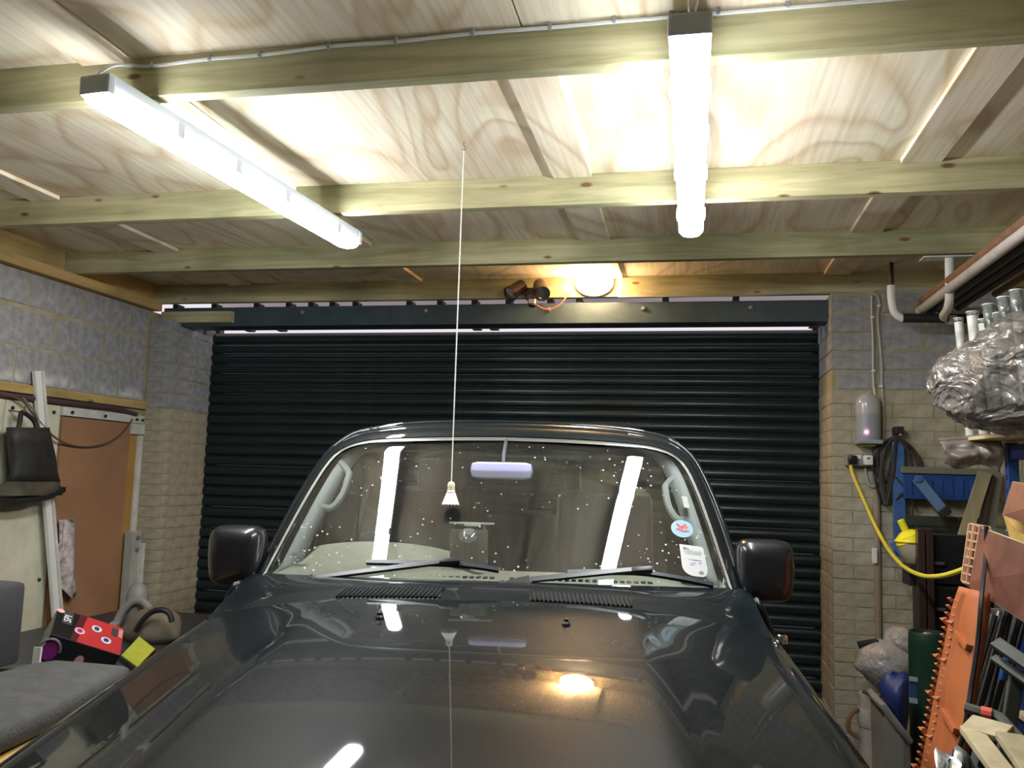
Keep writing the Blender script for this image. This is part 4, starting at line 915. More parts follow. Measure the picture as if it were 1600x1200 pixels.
MB().tube(smooth_path([(XL + 0.003, y_, z_ - 0.004), (XL + 0.06, y_, z_ - 0.012), (XL + 0.10, y_, z_ - 0.010), (XL + 0.105, y_, z_ + 0.02)]), 0.005, 6).build('wall_hook', 'rust', bt, fn=bf)
# rope across the boards
cable('sagging_cord', 'thin brown cord sagging from the boot hook across the brown door', 'rope', [aX(x, y, XL + d) for x, y, d in ((0, 612, .03), (34, 626, .05), (50, 645, .05), (70, 668, .05), (88, 685, .05), (110, 695, .03), (138, 698, .025), (165, 693, .025), (190, 678, .025), (207, 655, .03))], 0.006, cat='cord')
cable('cord_tail', 'short pale cord hanging beside the boot loop', 'hose', [aX(x, y, XL + .055) for x, y in ((36, 622), (52, 640), (60, 655), (62, 669))], 0.005, cat='cord')
# rag hung on the edge of the doorway
rg_ = []
for k in range(13):
    t = k / 12; py = 812 + 112 * t; row = []
    for i in range(13):
        u = i / 12; lx = 92 - 12 * t - (8 if .35 < t < .6 else 0) * (1 - u); rx = 114 + 5 * t
        q = aX(lx + (rx - lx) * u, py + (18 * u * t if False else 0), XL + 0.035)
        row.append(Vector((q.x + 0.018 * math.sin(u * 9 + t * 2.5) + 0.02 * t, q.y, q.z + (0.05 * math.sin(u * 5 + 1) * t * t))))
    rg_.append(row)
rgt = thing('rag', 'grey and white patterned rag hanging at the edge of the brown door', 'rag', aX(100, 925, XL + .03)); rf = local(rgt)
MB().grid(rg_).build('cloth', 'rag', rgt, smooth=True, fn=rf, solid=0.004, angle=80)
q = aX(100, 812, XL + 0.0); MB().lathe([(0.006, 0), (0.006, 0.06), (0.010, 0.065), (0, 0.07)], (XL + 0.004, q.y, q.z), (1, 0, 0), 8).build('peg', 'steel', rgt, fn=rf)
# grey latch box on the door post
q0 = aX(206, 828, XL + 0.10); q1 = aX(242, 955, XL + 0.10)
lb = thing('wall_trunking', 'pale grey metal trunking box beside the brown door', 'trunking', (XL + 0.03, 5.10, 0.75)); lf = local(lb)
MB().box((XL + 0.03, 5.085, 0.62), (XL + 0.095, 5.175, 1.235), 0.006).build('case', mat('pale_grey_paint', (0.44, 0.46, 0.43), 0.5, col2=(0.36, 0.37, 0.34), vscale=12), lb, fn=lf)
MB().box((XL + 0.095, 5.15, 0.62), (XL + 0.13, 5.175, 1.16), 0.004).build('flange', 'whitepaint', lb, fn=lf)
for z_ in (1.195, 1.12): MB().lathe([(0.016, 0), (0.014, 0.012), (0, 0.014)], (XL + 0.095, 5.13, z_), (1, 0, 0), 12).build('catch', 'steel', lb, fn=lf)

# carpeted bench in the near left corner, with a tool case on it
Ac, Bc, Cc = Vector((-1.85, 2.63, 1.0)), Vector((-2.13, 2.64, 1.0)), Vector((-2.42, 2.30, 1.0))
Dc, Ec = Vector((-1.57, 1.25, 1.0)), Vector((-2.55, 1.25, 1.0))
wb = thing('carpeted_bench', 'plywood bench covered with grey carpet beside the car wing', 'bench', (-1.95, 1.9, 0)); wf = local(wb)
def sub(poly, n=6):
    out = []
    for i in range(len(poly)):
        a = poly[i]; b = poly[(i + 1) % len(poly)]
        for k in range(n): out.append(a.lerp(b, k / n))
    return out
pol = sub([Ac, Bc, Cc, Ec, Dc]); cc = sum(pol, Vector()) / len(pol)
def rr(f, z): return [Vector((cc.x + (p.x - cc.x) * f, cc.y + (p.y - cc.y) * f, z + 0.006 * math.sin(p.y * 9 + p.x * 5))) for p in pol]
MB().grid([rr(0.97, 0.935), rr(1.0, 0.94), rr(1.012, 0.97), rr(1.0, 0.993), rr(0.97, 1.003), rr(0.6, 1.01), rr(0.02, 1.012)], closed=True).build('carpet_cover', 'carpet', wb, smooth=True, fn=wf, angle=70)
pol2 = [p + Vector((0.035 if p.x > -1.9 else 0, 0, 0)) for p in pol]
def r2_(f, z): return [Vector((cc.x + (p.x - cc.x) * f, cc.y + (p.y - cc.y) * f, z)) for p in pol2]
MB().grid([r2_(0.3, 0.905), r2_(0.995, 0.905), r2_(0.995, 0.928), r2_(0.3, 0.928)], closed=True).build('bench_top', 'foam', wb, fn=wf)
MB().grid([r2_(0.3, 0.86), r2_(1.0, 0.86), r2_(1.0, 0.882), r2_(0.3, 0.882)], closed=True).build('under_board', 'foam', wb, fn=wf)
for (x, y) in ((-1.66, 1.40), (-2.40, 1.40), (-2.22, 2.40), (-1.93, 2.42)): MB().box((x - 0.035, y - 0.035, 0), (x + 0.035, y + 0.035, 0.86), 0.004).build('leg', 'pale_timber', wb, fn=wf)
q = aY(12, 1050, 2.5)
tc_ = thing('tool_case', 'charcoal plastic tool case standing on the carpeted bench', 'case', (q.x - 0.1, 2.42, 1.015)); tf = local(tc_)
e0 = aY(8, 980, 2.42); zt_ = aY(10, 912, 2.42).z
MB().box((e0.x - 0.36, 2.34, 1.016), (e0.x, 2.50, zt_), 0.022).build('shell', 'case', tc_, smooth=True, fn=tf)
MB().box((e0.x - 0.30, 2.334, 1.05), (e0.x - 0.03, 2.345, zt_ - 0.05), 0.01).build('front_panel', 'case', tc_, smooth=True, fn=tf)
MB().tube(smooth_path([(e0.x - 0.018, 2.336, zt_ - 0.05), (e0.x - 0.017, 2.334, 1.17), (e0.x - 0.026, 2.334, 1.12), (e0.x - 0.06, 2.334, 1.07)]), 0.004, 6).build('raised_rim', 'greycrate', tc_, fn=tf)
MB().tube(smooth_path([(e0.x - 0.26, 2.42, zt_ - 0.005), (e0.x - 0.25, 2.42, zt_ + 0.03), (e0.x - 0.11, 2.42, zt_ + 0.03), (e0.x - 0.10, 2.42, zt_ - 0.005)]), 0.010, 8).build('carry_handle', 'black', tc_, fn=tf)

# storage chest behind the bench: carries the box, the sack and the hose
ch = thing('storage_chest', 'long dark storage chest along the left wall, behind the carpeted bench', 'chest', (-2.9, 3.9, 0)); cf = local(ch)
MB().box((-3.60, 2.85, 0.0), (-2.02, 5.05, 0.70), 0.02).build('body', 'case', ch, fn=cf)
MB().box((-3.62, 2.83, 0.70), (-2.00, 5.07, 0.745), 0.012).build('lid', 'case', ch, fn=cf)
# printed cardboard box lying tilted
YBX = 3.30
P0 = aY(106, 954, 3.32); P1 = aY(208, 987, 3.50); P3 = aY(79, 991, 3.12)
u = P1 - P0; L = u.length; u.normalize(); v = P0 - P3; v -= u * v.dot(u); Wd = v.length; v.normalize(); n_ = u.cross(v).normalized(); TH = 0.125
bx_ = thing('printed_box', 'black and red printed cardboard box with round pictures lying tilted on the chest', 'box', P3 - n_ * TH); xf = local(bx_)
def BP(a, b, h=0.0): return P3 + u * a + v * b + n_ * h         # a along, b across, h above the top face
def slab(poly, h, t, name, m, par=bx_): return MB().prism([BP(a, b, h) for a, b in poly], n_ * t).build(name, m, par, fn=xf)
MB().obox(P3 + u * L / 2 + v * Wd / 2 - n_ * TH / 2, u * L / 2, v * Wd / 2, n_ * TH / 2, 0.003).build('carton', 'boxblack', bx_, fn=xf)
pnl = slab([(L * .36, 0.002), (L - .002, 0.002), (L - .002, Wd - .002), (L * .44, Wd - .002)], 0.0005, 0.001, 'red_panel', 'boxred')
slab([(L * .27, 0.002), (L * .36, 0.002), (L * .44, Wd - .002), (L * .33, Wd - .002)], 0.0005, 0.001, 'shaded_panel', 'boxdark')
lg = slab([(L * .10, Wd * .50), (L * .24, Wd * .50), (L * .24, Wd * .97), (L * .10, Wd * .97)], 0.0005, 0.001, 'logo_panel', 'case')
text_on('SPI', L * .155, lambda a, b: BP(L * .175 - b, Wd * .70 + a * 1.05, 0.0022), 'whiteprint', lg, 'logo', xf)
def oval(ca, cb_, ra, rb, m, h, name, par):
    return slab([(ca * L + ra * math.cos(t), cb_ * Wd + rb * math.sin(t)) for t in [2 * PI * i / 24 for i in range(24)]], h, 0.0008, name, m, par)
for (ca, cb_, inner, m0) in ((.37, .40, 'magenta', 'pinkprint'), (.60, .66, 'blueprint', 'paleprint'), (.76, .36, 'blueprint', 'paleprint')):
    oo = oval(ca, cb_, L * .075, L * .085, m0, 0.0018, 'round_picture', bx_)
    oval(ca, cb_, L * .040, L * .050, inner, 0.0028, 'picture', oo)
oval(.045, .90, L * .060, L * .055, 'pinkprint', 0.0018, 'badge', bx_)
slab([(L * .82, Wd * .60), (L * .91, Wd * .60), (L * .91, Wd * .88), (L * .82, Wd * .88)], 0.0018, 0.0008, 'label_panel', 'case')
for k in range(4): slab([(L * .925, Wd * (.62 + .075 * k)), (L * .985, Wd * (.62 + .075 * k)), (L * .985, Wd * (.67 + .075 * k)), (L * .925, Wd * (.67 + .075 * k))], 0.0018, 0.0008, 'barcode_line', 'pinkprint')
# front face picture (magenta motif with a pale arc) and badge
def FP(a, h, out=0.0): return P3 + u * (a * L) - n_ * (h * TH) - v * out
MB().prism([FP(.10 + .11 * math.cos(t), .55 + .36 * math.sin(t), .0005) for t in [2 * PI * i / 20 for i in range(20)]], -v * .001).build('front_picture', 'magenta', bx_, fn=xf)
MB().tube([FP(.08 + .15 * math.cos(t), .60 - .48 * math.sin(t), .002) for t in [0.2 + 2.5 * i / 12 for i in range(13)]], 0.006, 6).build('arc_print', 'greyink', bx_, fn=xf)
MB().prism([FP(.52 + .060 * math.cos(t), .62 + .22 * math.sin(t), .0005) for t in [2 * PI * i / 20 for i in range(20)]], -v * .001).build('badge', 'pinkprint', bx_, fn=xf)
# yellow tray leaning behind, sack, hose, white slat
y0, y1, y2, y3 = aY(217, 994, 3.42), aY(244, 1015, 3.38), aY(214, 1046, 3.16), aY(187, 1026, 3.20)
yu = (y1 - y0); yv = (y3 - y0); yn = yu.cross(yv).normalized(); yn = yn if yn.z < 0 else -yn
ty = thing('yellow_tray', 'flat yellow green panel with a black rim, between the printed box and the car', 'tray', y2 + yn * 0.02); tf = local(ty)
MB().prism([y0, y1, y2, y3], yn * 0.02).build('rim', 'blacktrim', ty, fn=tf)
m_ = (y0 + y1 + y2 + y3) / 4
MB().prism([m_ + (p - m_) * 0.92 - yn * 0.001 for p in (y0, y1, y2, y3)], -yn * 0.004).build('panel', 'limeyellow', ty, fn=tf)
cs_ = aY(236, 985, 4.2)
sk_ = thing('brown_sack', 'lumpy brown paper sack with a dark rolled top on the chest', 'sack', (cs_.x, cs_.y, 0.746)); sf = local(sk_)
rws = []
for (z, r1, r2) in ((0.747, 0.13, 0.11), (0.78, 0.155, 0.13), (0.82, 0.150, 0.13), (0.87, 0.125, 0.11), (0.90, 0.085, 0.08), (0.915, 0.05, 0.05)):
    rws.append([Vector((cs_.x + .02 + r1 * math.cos(t) * (1 + .12 * math.sin(3 * t + z * 20)), cs_.y + r2 * math.sin(t) * (1 + .1 * math.sin(4 * t)), min(z, 1.06) * 1.0)) for t in [2 * PI * i / 26 for i in range(26)]])
g_ = MB().grid(rws, closed=True); g_.f.append(tuple(range(26))); g_.f.append(tuple(range(5 * 26, 6 * 26))); g_.build('bag', 'sack', sk_, smooth=True, fn=sf, angle=80)
MB().tube(smooth_path([aY(212, 986, 4.04), aY(222, 970, 4.04), aY(236, 957, 4.05), aY(252, 953, 4.05), aY(264, 958, 4.06), aY(269, 972, 4.06)]), 0.015, 8).build('rolled_top', 'black', sk_, smooth=True, fn=sf)
cable('vacuum_hose', 'grey corrugated hose curving up behind the printed box', 'hose', [(aY(175, 995, 4.25).x, 4.25, 0.80), aY(180, 978, 4.3), aY(190, 957, 4.33), aY(205, 942, 4.35), aY(220, 939, 4.36), aY(232, 950, 4.36), aY(238, 970, 4.34)], 0.022, cat='hose', n=10)
q = aY(213, 955, 4.42); simple(MB().lathe([(0.05, -0.20), (0.062, -0.06), (0.058, 0.0), (0.045, 0.04), (0.02, 0.06), (0, 0.062)], (q.x, q.y, 0.947), (0, 0, 1), 18), 'grey_canister', 'small grey canister standing inside the loop of the hose', 'canister', 'hose', smooth=True)
a = aY(45, 1050, 2.83); b = aY(46, 1008, 2.80)
simple(MB().beam((a.x + .01, 2.84, 0.747), (b.x - .012, 2.86, aY(46, 1010, 2.86).z), 0.032, 0.008, (0, 1, 0.1)), 'plastic_offcut', 'short white plastic offcut leaning beside the printed box', 'offcut', 'whitepaint')
q = aY(28, 1040, 2.92)
rb_ = thing('red_caddy', 'small black and red tool caddy behind the carpeted bench', 'caddy', (q.x, 2.92, 0.746)); rf = local(rb_)
MB().box((q.x - 0.09, 2.87, 0.747), (q.x + 0.035, 3.02, 0.865), 0.012).build('tray', 'blacktrim', rb_, fn=rf)
MB().box((q.x - 0.06, 2.862, 0.84), (q.x + 0.03, 2.875, 0.862), 0.004).build('stripe', 'red', rb_, fn=rf)

# ------------------------------------------------------------------ right side, on the end wall
YW = YF - 0.004
q = aY(1353, 655, YW); top_ = aY(1353, 617, YW).z; bot_ = aY(1353, 692, YW).z; hh = top_ - bot_; R_ = 0.066
si = thing('alarm_siren', 'grey domed alarm siren with a small red light on the painted brick wall', 'siren', (q.x, YF, bot_)); sf = local(si)
zc_ = bot_ + hh * 0.56
MB().lathe([(R_ * .93, 0), (R_ * .99, 0.012), (R_, 0.03), (R_, hh * .54)], (q.x, YF - R_ * 0.95, bot_ + .012), n=28, sx=1, sy=0.9).build('housing', 'greyplastic', si, smooth=True, fn=sf)
dome = [(R_ * .995, hh * .54)] + [(R_ * .995 * math.cos(t), hh * .56 + (hh * .42) * math.sin(t)) for t in [PI / 2 * i / 9 for i in range(10)]]
dome = [(R_, hh * .54), (R_, hh * .72)] + [(R_ * math.cos(t), hh * .72 + hh * .26 * math.sin(t)) for t in [PI / 2 * (i + 1) / 8 for i in range(8)]]
MB().lathe(dome, (q.x, YF - R_ * 0.95, bot_ + .012), n=28, sx=1, sy=0.9).build('dome', mat('milky_dome', (0.44, 0.44, 0.46), 0.18), si, smooth=True, fn=sf)
MB().box((q.x - R_ * 1.02, YF - R_ * 1.9, bot_ - 0.010), (q.x + R_ * 1.02, YF - 0.002, bot_ + 0.014), 0.006).build('base_plate', 'greyplastic', si, fn=sf)
MB().box((q.x - R_ * .6, YF - R_ * 1.5, bot_ - 0.022), (q.x + R_ * .5, YF - 0.004, bot_ - 0.010), 0.003).build('terminal_strip', 'limeyellow', si, fn=sf)
p = aY(1354, 675, YF - R_ * 1.9); MB().lathe([(0.008, 0), (0.007, 0.006), (0, 0.009)], (p.x, YF - R_ * 1.84, p.z), (0, -1, 0), 14).build('indicator_light', 'led', si, fn=sf)
a = aY(1319, 709, YW); b = aY(1361, 729, YW)
so = thing('double_socket', 'grey metal double socket on the painted brick wall below the siren', 'socket', ((a.x + b.x) / 2, YF, b.z)); sf = local(so)
MB().box((a.x, YF - 0.045, b.z), (b.x, YF - 0.001, a.z), 0.006).build('back_box', 'steel', so, fn=sf)
MB().box((a.x + .045, YF - 0.052, (a.z + b.z) / 2 + .006), (a.x + .085, YF - 0.044, a.z - .006), 0.002).build('rocker_switch', 'upvc', so, fn=sf)
p = aY(1329, 719, YW); simple(MB().box((p.x - .024, YF - 0.092, p.z - .028), (p.x + .024, YF - 0.0455, p.z + .026), 0.012), 'black_plug', 'black plug in the socket with the yellow cable', 'plug', 'blackgloss', smooth=True)
p = aY(1353, 719, YW); wp_ = thing('white_plug', 'white plug in the socket beside the black one', 'plug', (p.x, YF - .05, p.z)); sf = local(wp_)
MB().box((p.x - .026, YF - 0.085, p.z - .030), (p.x + .024, YF - 0.0455, p.z + .026), 0.010).build('plug_body', 'upvc', wp_, smooth=True, fn=sf)
MB().box((p.x - .008, YF - 0.087, p.z + .004), (p.x + .006, YF - 0.084, p.z + .012)).build('fuse_slot', 'black', wp_, fn=sf)
cable('wall_cable', 'grey cable running down the wall past the right side of the siren', 'cablegrey', [aY(x, y, YW - .008) for x, y in ((1362, 462), (1362, 485), (1364, 540), (1365, 600), (1372, 640), (1373, 680), (1376, 715), (1374, 745), (1366, 760), (1358, 757), (1354, 745), (1352, 731))], 0.0065)
cable('wall_cable', 'second grey cable looping over from the joist, rightmost on the wall', 'cablegrey', [aY(x, y, YW - .008) for x, y in ((1364, 459), (1371, 463), (1374, 474), (1372, 488), (1372, 510), (1377, 560), (1378, 605), (1381, 640), (1381, 690))], 0.006)
for k, (x, y) in enumerate(((1363, 496), (1364, 580), (1376, 604), (1373, 478))):
    p = aY(x, y, YF - .006); simple(MB().box((p.x - .010, YF - .022, p.z - .007), (p.x + .010, YF - .004, p.z + .007), .003), 'cable_clip', ['white clip on the left wall cable, upper one', 'white clip on the left wall cable, lower one', 'white clip on the right wall cable, lower one', 'white clip on the right wall cable, near the joist'][k], 'clip', 'upvc', group='clips on the wall cables')
cable('joist_lead', 'pale cable stapled along the joist above the white pipe elbow', 'cablegrey', [aY(x, y, YJ - .006) for x, y in ((1364, 456), (1378, 452), (1408, 453), (1440, 452), (1468, 451))], 0.005)
cable('yellow_cable', 'yellow cable swinging from the black plug to the red plywood sheet', 'yellow', [(lambda q: q)(aY(x, y, Y)) for x, y, Y in ((1329, 727, 5.14), (1334, 745, 5.12), (1350, 782, 5.05), (1368, 822, 4.95), (1388, 858, 4.75), (1412, 885, 4.40), (1440, 899, 3.95), (1470, 900, 3.55), (1505, 890, 3.25), (1530, 878, 3.05), (1548, 867, 2.87))], 0.0095, n=8)
p = aY(1370, 850, YF); 
simple(MB().tube([(p.x, YF - .022, 2.0 - .35), (p.x - .004, YF - .022, 1.0), (p.x - .01, YF - .022, 0.02)], 0.018, 8), 'surface_conduit', 'brown grey conduit standing against the painted wall', 'conduit', mat('drab_conduit', (0.30, 0.25, 0.18), 0.8), smooth=True)
a = aY(1362, 856, YF - .045); b = aY(1370, 880, YF - .045); simple(MB().box((a.x, YF - .062, b.z), (b.x, YF - .041, a.z), .004), 'white_switch', 'small white fitting halfway down the drab conduit', 'fitting', 'upvc')

# coil of black cable on a hook
hkp = aY(1400, 676, YW)
co = thing('cable_coil', 'tangled coil of black cable hanging from a wall hook', 'cable coil', (hkp.x, YF, hkp.z)); cf = local(co)
MB().box((hkp.x - .022, YF - .10, hkp.z - .012), (hkp.x + .022, YF - .003, hkp.z + .030), .004).build('hook', 'blacktrim', co, fn=cf)
MB().lathe([(0.010, 0), (0.008, 0.006), (0, 0.008)], (hkp.x, YF - .10, hkp.z - .018), (0, -1, 0), 10).build('pin', 'chrome', co, fn=cf)
loops = [((1398, 682), (1366, 705), (1368, 750), (1378, 783), (1392, 770), (1394, 720)), ((1399, 682), (1372, 700), (1374, 745), (1384, 784), (1396, 740), (1397, 700)), ((1398, 683), (1378, 710), (1380, 760), (1388, 778), (1393, 740), (1397, 700)), ((1400, 682), (1425, 700), (1440, 725), (1437, 742), (1415, 752), (1398, 748)), ((1400, 682), (1418, 702), (1426, 740), (1427, 775), (1410, 772), (1396, 776)), ((1400, 683), (1428, 705), (1436, 735), (1420, 748), (1404, 752), (1390, 742)), ((1397, 684), (1370, 700), (1364, 728), (1370, 742), (1384, 748), (1392, 720)), ((1399, 683), (1384, 700), (1375, 742), (1381, 780), (1386, 785), (1391, 742))]
for k, lp in enumerate(loops):
    d = 0.03 + 0.012 * (k % 5)
    pts = [aY(x, y, YW - d - .006 * ((i * 7 + k) % 3)) for i, (x, y) in enumerate(lp)]
    pts = smooth_path(pts + [pts[0]], 6)
    MB().tube(pts, 0.0085 if k != 4 else 0.011, 6).build('loop', 'darkpipe', co, smooth=True, fn=cf)
MB().tube(smooth_path([aY(1400, 745, YW - .09), aY(1424, 780, YW - .09), aY(1426, 805, YW - .08), aY(1432, 822, YW - .08), aY(1440, 830, YW - .07)]), 0.005, 6).build('tail', 'darkpipe', co, smooth=True, fn=cf)

# folded blue workbench standing against the end wall
def pw_(px, py, Y): return aY(px, py, Y)
YBn = 5.10
bp0 = pw_(1406, 690, YBn); bp1 = pw_(1408, 870, YBn)
wk = thing('folded_workbench', 'blue folding workbench folded up against the end wall', 'workbench', (bp0.x, YBn, bp1.z)); wf = local(wk)
MB().beam((bp1.x, YBn + .03, bp1.z), (bp0.x, YBn + .05, bp0.z), 0.062, 0.03, (0, 1, 0), .004).build('upright', 'bluemid', wk, fn=wf)
a = pw_(1412, 738, YBn); b = pw_(1527, 786, YBn)
MB().box((a.x, YBn + .01, b.z + .01), (b.x + .12, YBn + .05, a.z), .004).build('panel', 'blue', wk, fn=wf)
for k in range(9): x = a.x + .03 + k * (b.x + .1 - a.x) / 9; MB().box((x, YBn + .004, b.z + .03), (x + .014, YBn + .012, a.z - .03), .002).build('pressed_rib', 'blue', wk, fn=wf)
MB().box((a.x - .01, YBn - .005, a.z - .004), (b.x + .12, YBn + .055, a.z + .032), .004).build('jaw_board', mat('drab_board', (0.19, 0.18, 0.13), 0.8), wk, fn=wf)
a = pw_(1432, 747, YBn - .04); b = pw_(1473, 797, YBn - .06)
MB().beam(a, b, 0.055, 0.022, (0, 1, 0), .004).build('swing_leg', mat('dusty_blue', (0.11, 0.19, 0.34), 0.5), wk, fn=wf)
dd = (b - a).normalized(); MB().beam(b - dd * .01, b + dd * .035, 0.062, 0.034, (0, 1, 0), .006).build('rubber_foot', 'black', wk, fn=wf)
MB().lathe([(0.022, 0), (0.018, 0.014), (0, 0.016)], a + Vector((0.005, -0.012, -.006)), (0, -1, 0), 14).build('pivot', 'bluemid', wk, fn=wf)
a = pw_(1440, 806, YBn + .03); b = pw_(1510, 824, YBn + .03); MB().box((bp0.x, YBn + .03, b.z), (b.x + .14, YBn + .06, a.z), .004).build('lower_rail', 'trestle', wk, fn=wf)
a = pw_(1425, 820, YBn + .03); b = pw_(1510, 831, YBn + .03); MB().box((bp0.x, YBn + .035, b.z), (b.x + .14, YBn + .065, a.z - .01), .003).build('foot_bar', 'gasgreen', wk, fn=wf)
a = pw_(1395, 845, YBn - .02); b = pw_(1428, 882, YBn - .05); MB().beam(a, b, 0.05, 0.02, (0, 1, 0), .004).build('stay', 'bluemid', wk, fn=wf)

# pale plank and dark boards leaning on the shelf end
a = aY(1539, 738, 4.98); b = aY(1503, 850, 4.97); d_ = b - a; b2 = a + d_ * (a.z / (a.z - b.z)) if False else b
e = a + (b - a) * ((a.z - 0.0) / (a.z - b.z))
simple(MB().beam(a, e, 0.066, 0.018, (0, 1, 0), .002), 'leaning_plank', 'pale timber plank leaning in front of the blue workbench', 'plank', 'pale_timber')
a = aY(1549, 742, 5.00); b = aY(1528, 850, 4.99); e = a + (b - a) * (a.z / (a.z - b.z))
simple(MB().beam(a, e, 0.03, 0.02, (0, 1, 0), .002), 'dark_batten', 'dark timber strip leaning just right of the pale plank', 'batten', mat('dark_wood', (0.05, 0.03, 0.022), 0.7))
a = aY(1558, 742, 5.03); b = aY(1543, 850, 5.02); e = a + (b - a) * (a.z / (a.z - b.z))
simple(MB().beam(a, e, 0.05, 0.02, (0, 1, 0), .002), 'grey_board', 'grey weathered board leaning behind the dark strip', 'board', mat('grey_wood', (0.17, 0.16, 0.125), 0.8))

# black drawer tower, bottle on the bench, gas cylinder, pipe, wraps
a = aY(1452, 838, 4.25); b = aY(1512, 985, 4.25)
dt = thing('drawer_tower', 'black plastic drawer tower behind the orange boards', 'drawers', ((a.x + b.x) / 2, 4.45, 0)); df = local(dt)
MB().box((a.x - .05, 4.27, 0.0), (b.x + .12, 4.37, a.z + .008), .006).build('carcass', 'blackgloss', dt, fn=df)
zt_ = a.z - .012
for k in range(6):
    MB_ = MB().box((a.x, 4.25, zt_ - .20), (b.x + .10, 4.28, zt_ - .004), .010).build('drawer', 'blackgloss', dt, fn=df)
    MB().box((a.x + .01, 4.235, zt_ - .115), (a.x + .06, 4.252, zt_ - .10), .004).build('handle', 'case', MB_, fn=df)
    zt_ -= .205
for x in (a.x - .055, a.x - .020):
    MB().box((x, 4.22, 0.0), (x + .030, 4.27, a.z + .035), .003).build('corner_post', 'darkbrown', dt, fn=df)
q = aY(1423, 846, 4.35)
yb = thing('spouted_bottle', 'clear brownish bottle with a yellow collar and spout, tipped beside the drawers', 'bottle', q); yf = local(yb)
ax = (aY(1412, 820, 4.35) - aY(1432, 862, 4.35)).normalized()
MB().lathe([(0, -.115), (.035, -.112), (.058, -.085), (.066, -.04), (.064, 0.0), (.055, .03), (.050, .036)], q, ax, 22).build('bottle_body', mat('brown_clear_plastic', (0.34, 0.29, 0.20), 0.2, spec=0.8), yb, smooth=True, fn=yf)
MB().lathe([(.066, .004), (.058, .032), (.030, .050), (.0165, .054), (.0165, .105), (.012, .108), (0, .108)], q, ax, 22).build('spout', 'yellowp', yb, smooth=True, fn=yf)
MB().tube([q + Vector((0.066 * math.cos(t), 0, 0)) * 1.0 + ax.cross(Vector((0, 1, 0))).normalized() * 0 + (ax.cross(Vector((1, 0, 0))).normalized() * 0.066 * math.sin(t)) for t in [2 * PI * i / 24 for i in range(24)]], .006, 6, closed=True).build('collar_ring', 'yellowp', yb, fn=yf)
MB().box((q.x - .02, 4.30, q.z - .20), (a.x - .05, 4.44, q.z - .105)).build('ledge', 'blacktrim', yb, fn=yf)
a = aY(1421, 985, 4.05); b = aY(1477, 985, 4.05)
gx = (a.x + b.x) / 2; gr = (b.x - a.x) / 2 + .005; gz = a.z
gc = thing('gas_cylinder', 'dark green gas cylinder standing behind the orange traction board', 'gas cylinder', (gx, 4.05, 0)); gf = local(gc)
MB().lathe([(gr * .9, 0), (gr, .03), (gr, gz - .05), (gr * .98, gz - .012), (gr * .93, gz), (gr * .86, gz), (gr * .82, gz - .03), (.03, gz - .035)], (gx, 4.05, 0), n=32).build('vessel', 'gasgreen', gc, smooth=True, fn=gf)
MB().lathe([(.022, gz - .036), (.022, gz - .012), (.014, gz - .004), (0, gz - .002)], (gx, 4.05, 0), n=14).build('valve', 'steel', gc, fn=gf)
a = aY(1340, 1085, 5.05); b = aY(1378, 1085, 5.05); px_ = (a.x + b.x) / 2; pr2 = (b.x - a.x) / 2
dp = thing('down_pipe', 'grey white plastic drain pipe rising from the floor by the shutter', 'pipe', (px_, 5.05, 0)); df = local(dp)
zt_ = aY(1358, 1083, 5.05).z; zc2 = aY(1358, 1112, 5.05).z; zc3 = aY(1358, 1135, 5.05).z
MB().lathe([(pr2 * .72, 0), (pr2 * .74, .10), (pr2 * .92, .22), (pr2 * .92, zc3), (pr2 * .92, zt_), (pr2 * .85, zt_)], (px_, 5.05, 0), n=24).build('pipe', 'greypipe', dp, smooth=True, fn=df)
MB().lathe([(pr2 * .98, zc3), (pr2 * 1.06, zc3 + .012), (pr2 * 1.06, zc2), (pr2 * .98, zc2 + .02)], (px_, 5.05, 0), n=24).build('socket_collar', 'greypipe', dp, smooth=True, fn=df)
MB().tube(smooth_path([(px_ - pr2, 5.03, zc2 + .02), (px_ - pr2 - .045, 5.03, zc2 - .03), (px_ - pr2 - .05, 5.03, zc3 - .02), (px_ - pr2, 5.03, zc3 - .06)]), .012, 8).build('strap', 'rust', dp, smooth=True, fn=df)
def blob(c, rx, ry, rz, seed, amp=.16, nu=30, nv=18):
    rws = []
    for i in range(nv + 1):
        ph = PI * i / nv; row = []
        for j in range(nu):
            th = 2 * PI * j / nu; d = Vector((math.sin(ph) * math.cos(th), math.sin(ph) * math.sin(th), math.cos(ph)))
            k = 1 + amp * mnoise.noise(d * 2.1 + Vector((seed, 0, 0))) + amp * .6 * abs(mnoise.noise(d * 5 + Vector((0, seed, 0))))
            row.append(Vector(c) + Vector((d.x * rx, d.y * ry, d.z * rz)) * k)
        rws.append(row)
    return MB().grid(rws, closed=True)
c1 = aY(1383, 1036, 4.88); bwz = c1.z
bw = thing('bubble_wrap_bundle', 'bubble wrapped bundle perched above the drain pipe', 'bundle', (c1.x, 4.88, bwz - .1)); bf = local(bw)
blob(c1, .145, .12, .115, 3.0).build('wrapped_roll', 'bubble', bw, smooth=True, fn=bf, angle=80)
blob(aY(1407, 1003, 4.9), .085, .09, .075, 5.0).build('wrapped_end', 'bubble', bw, smooth=True, fn=bf, angle=80)
MB().obox(aY(1358, 1009, 4.9), (.05, 0, .012), (0, .03, 0), (-.008, 0, .026), .006).build('dark_tab', 'black', bw, fn=bf)
MB().tube(smooth_path([aY(1348, 1080, 4.82), aY(1362, 1086, 4.80), aY(1380, 1096, 4.80)]), .010, 6).build('tie_strap', 'black', bw, fn=bf)
# upright sheet of bubble wrap behind
a = aY(1400, 965, 4.98); b = aY(1424, 1075, 4.98)
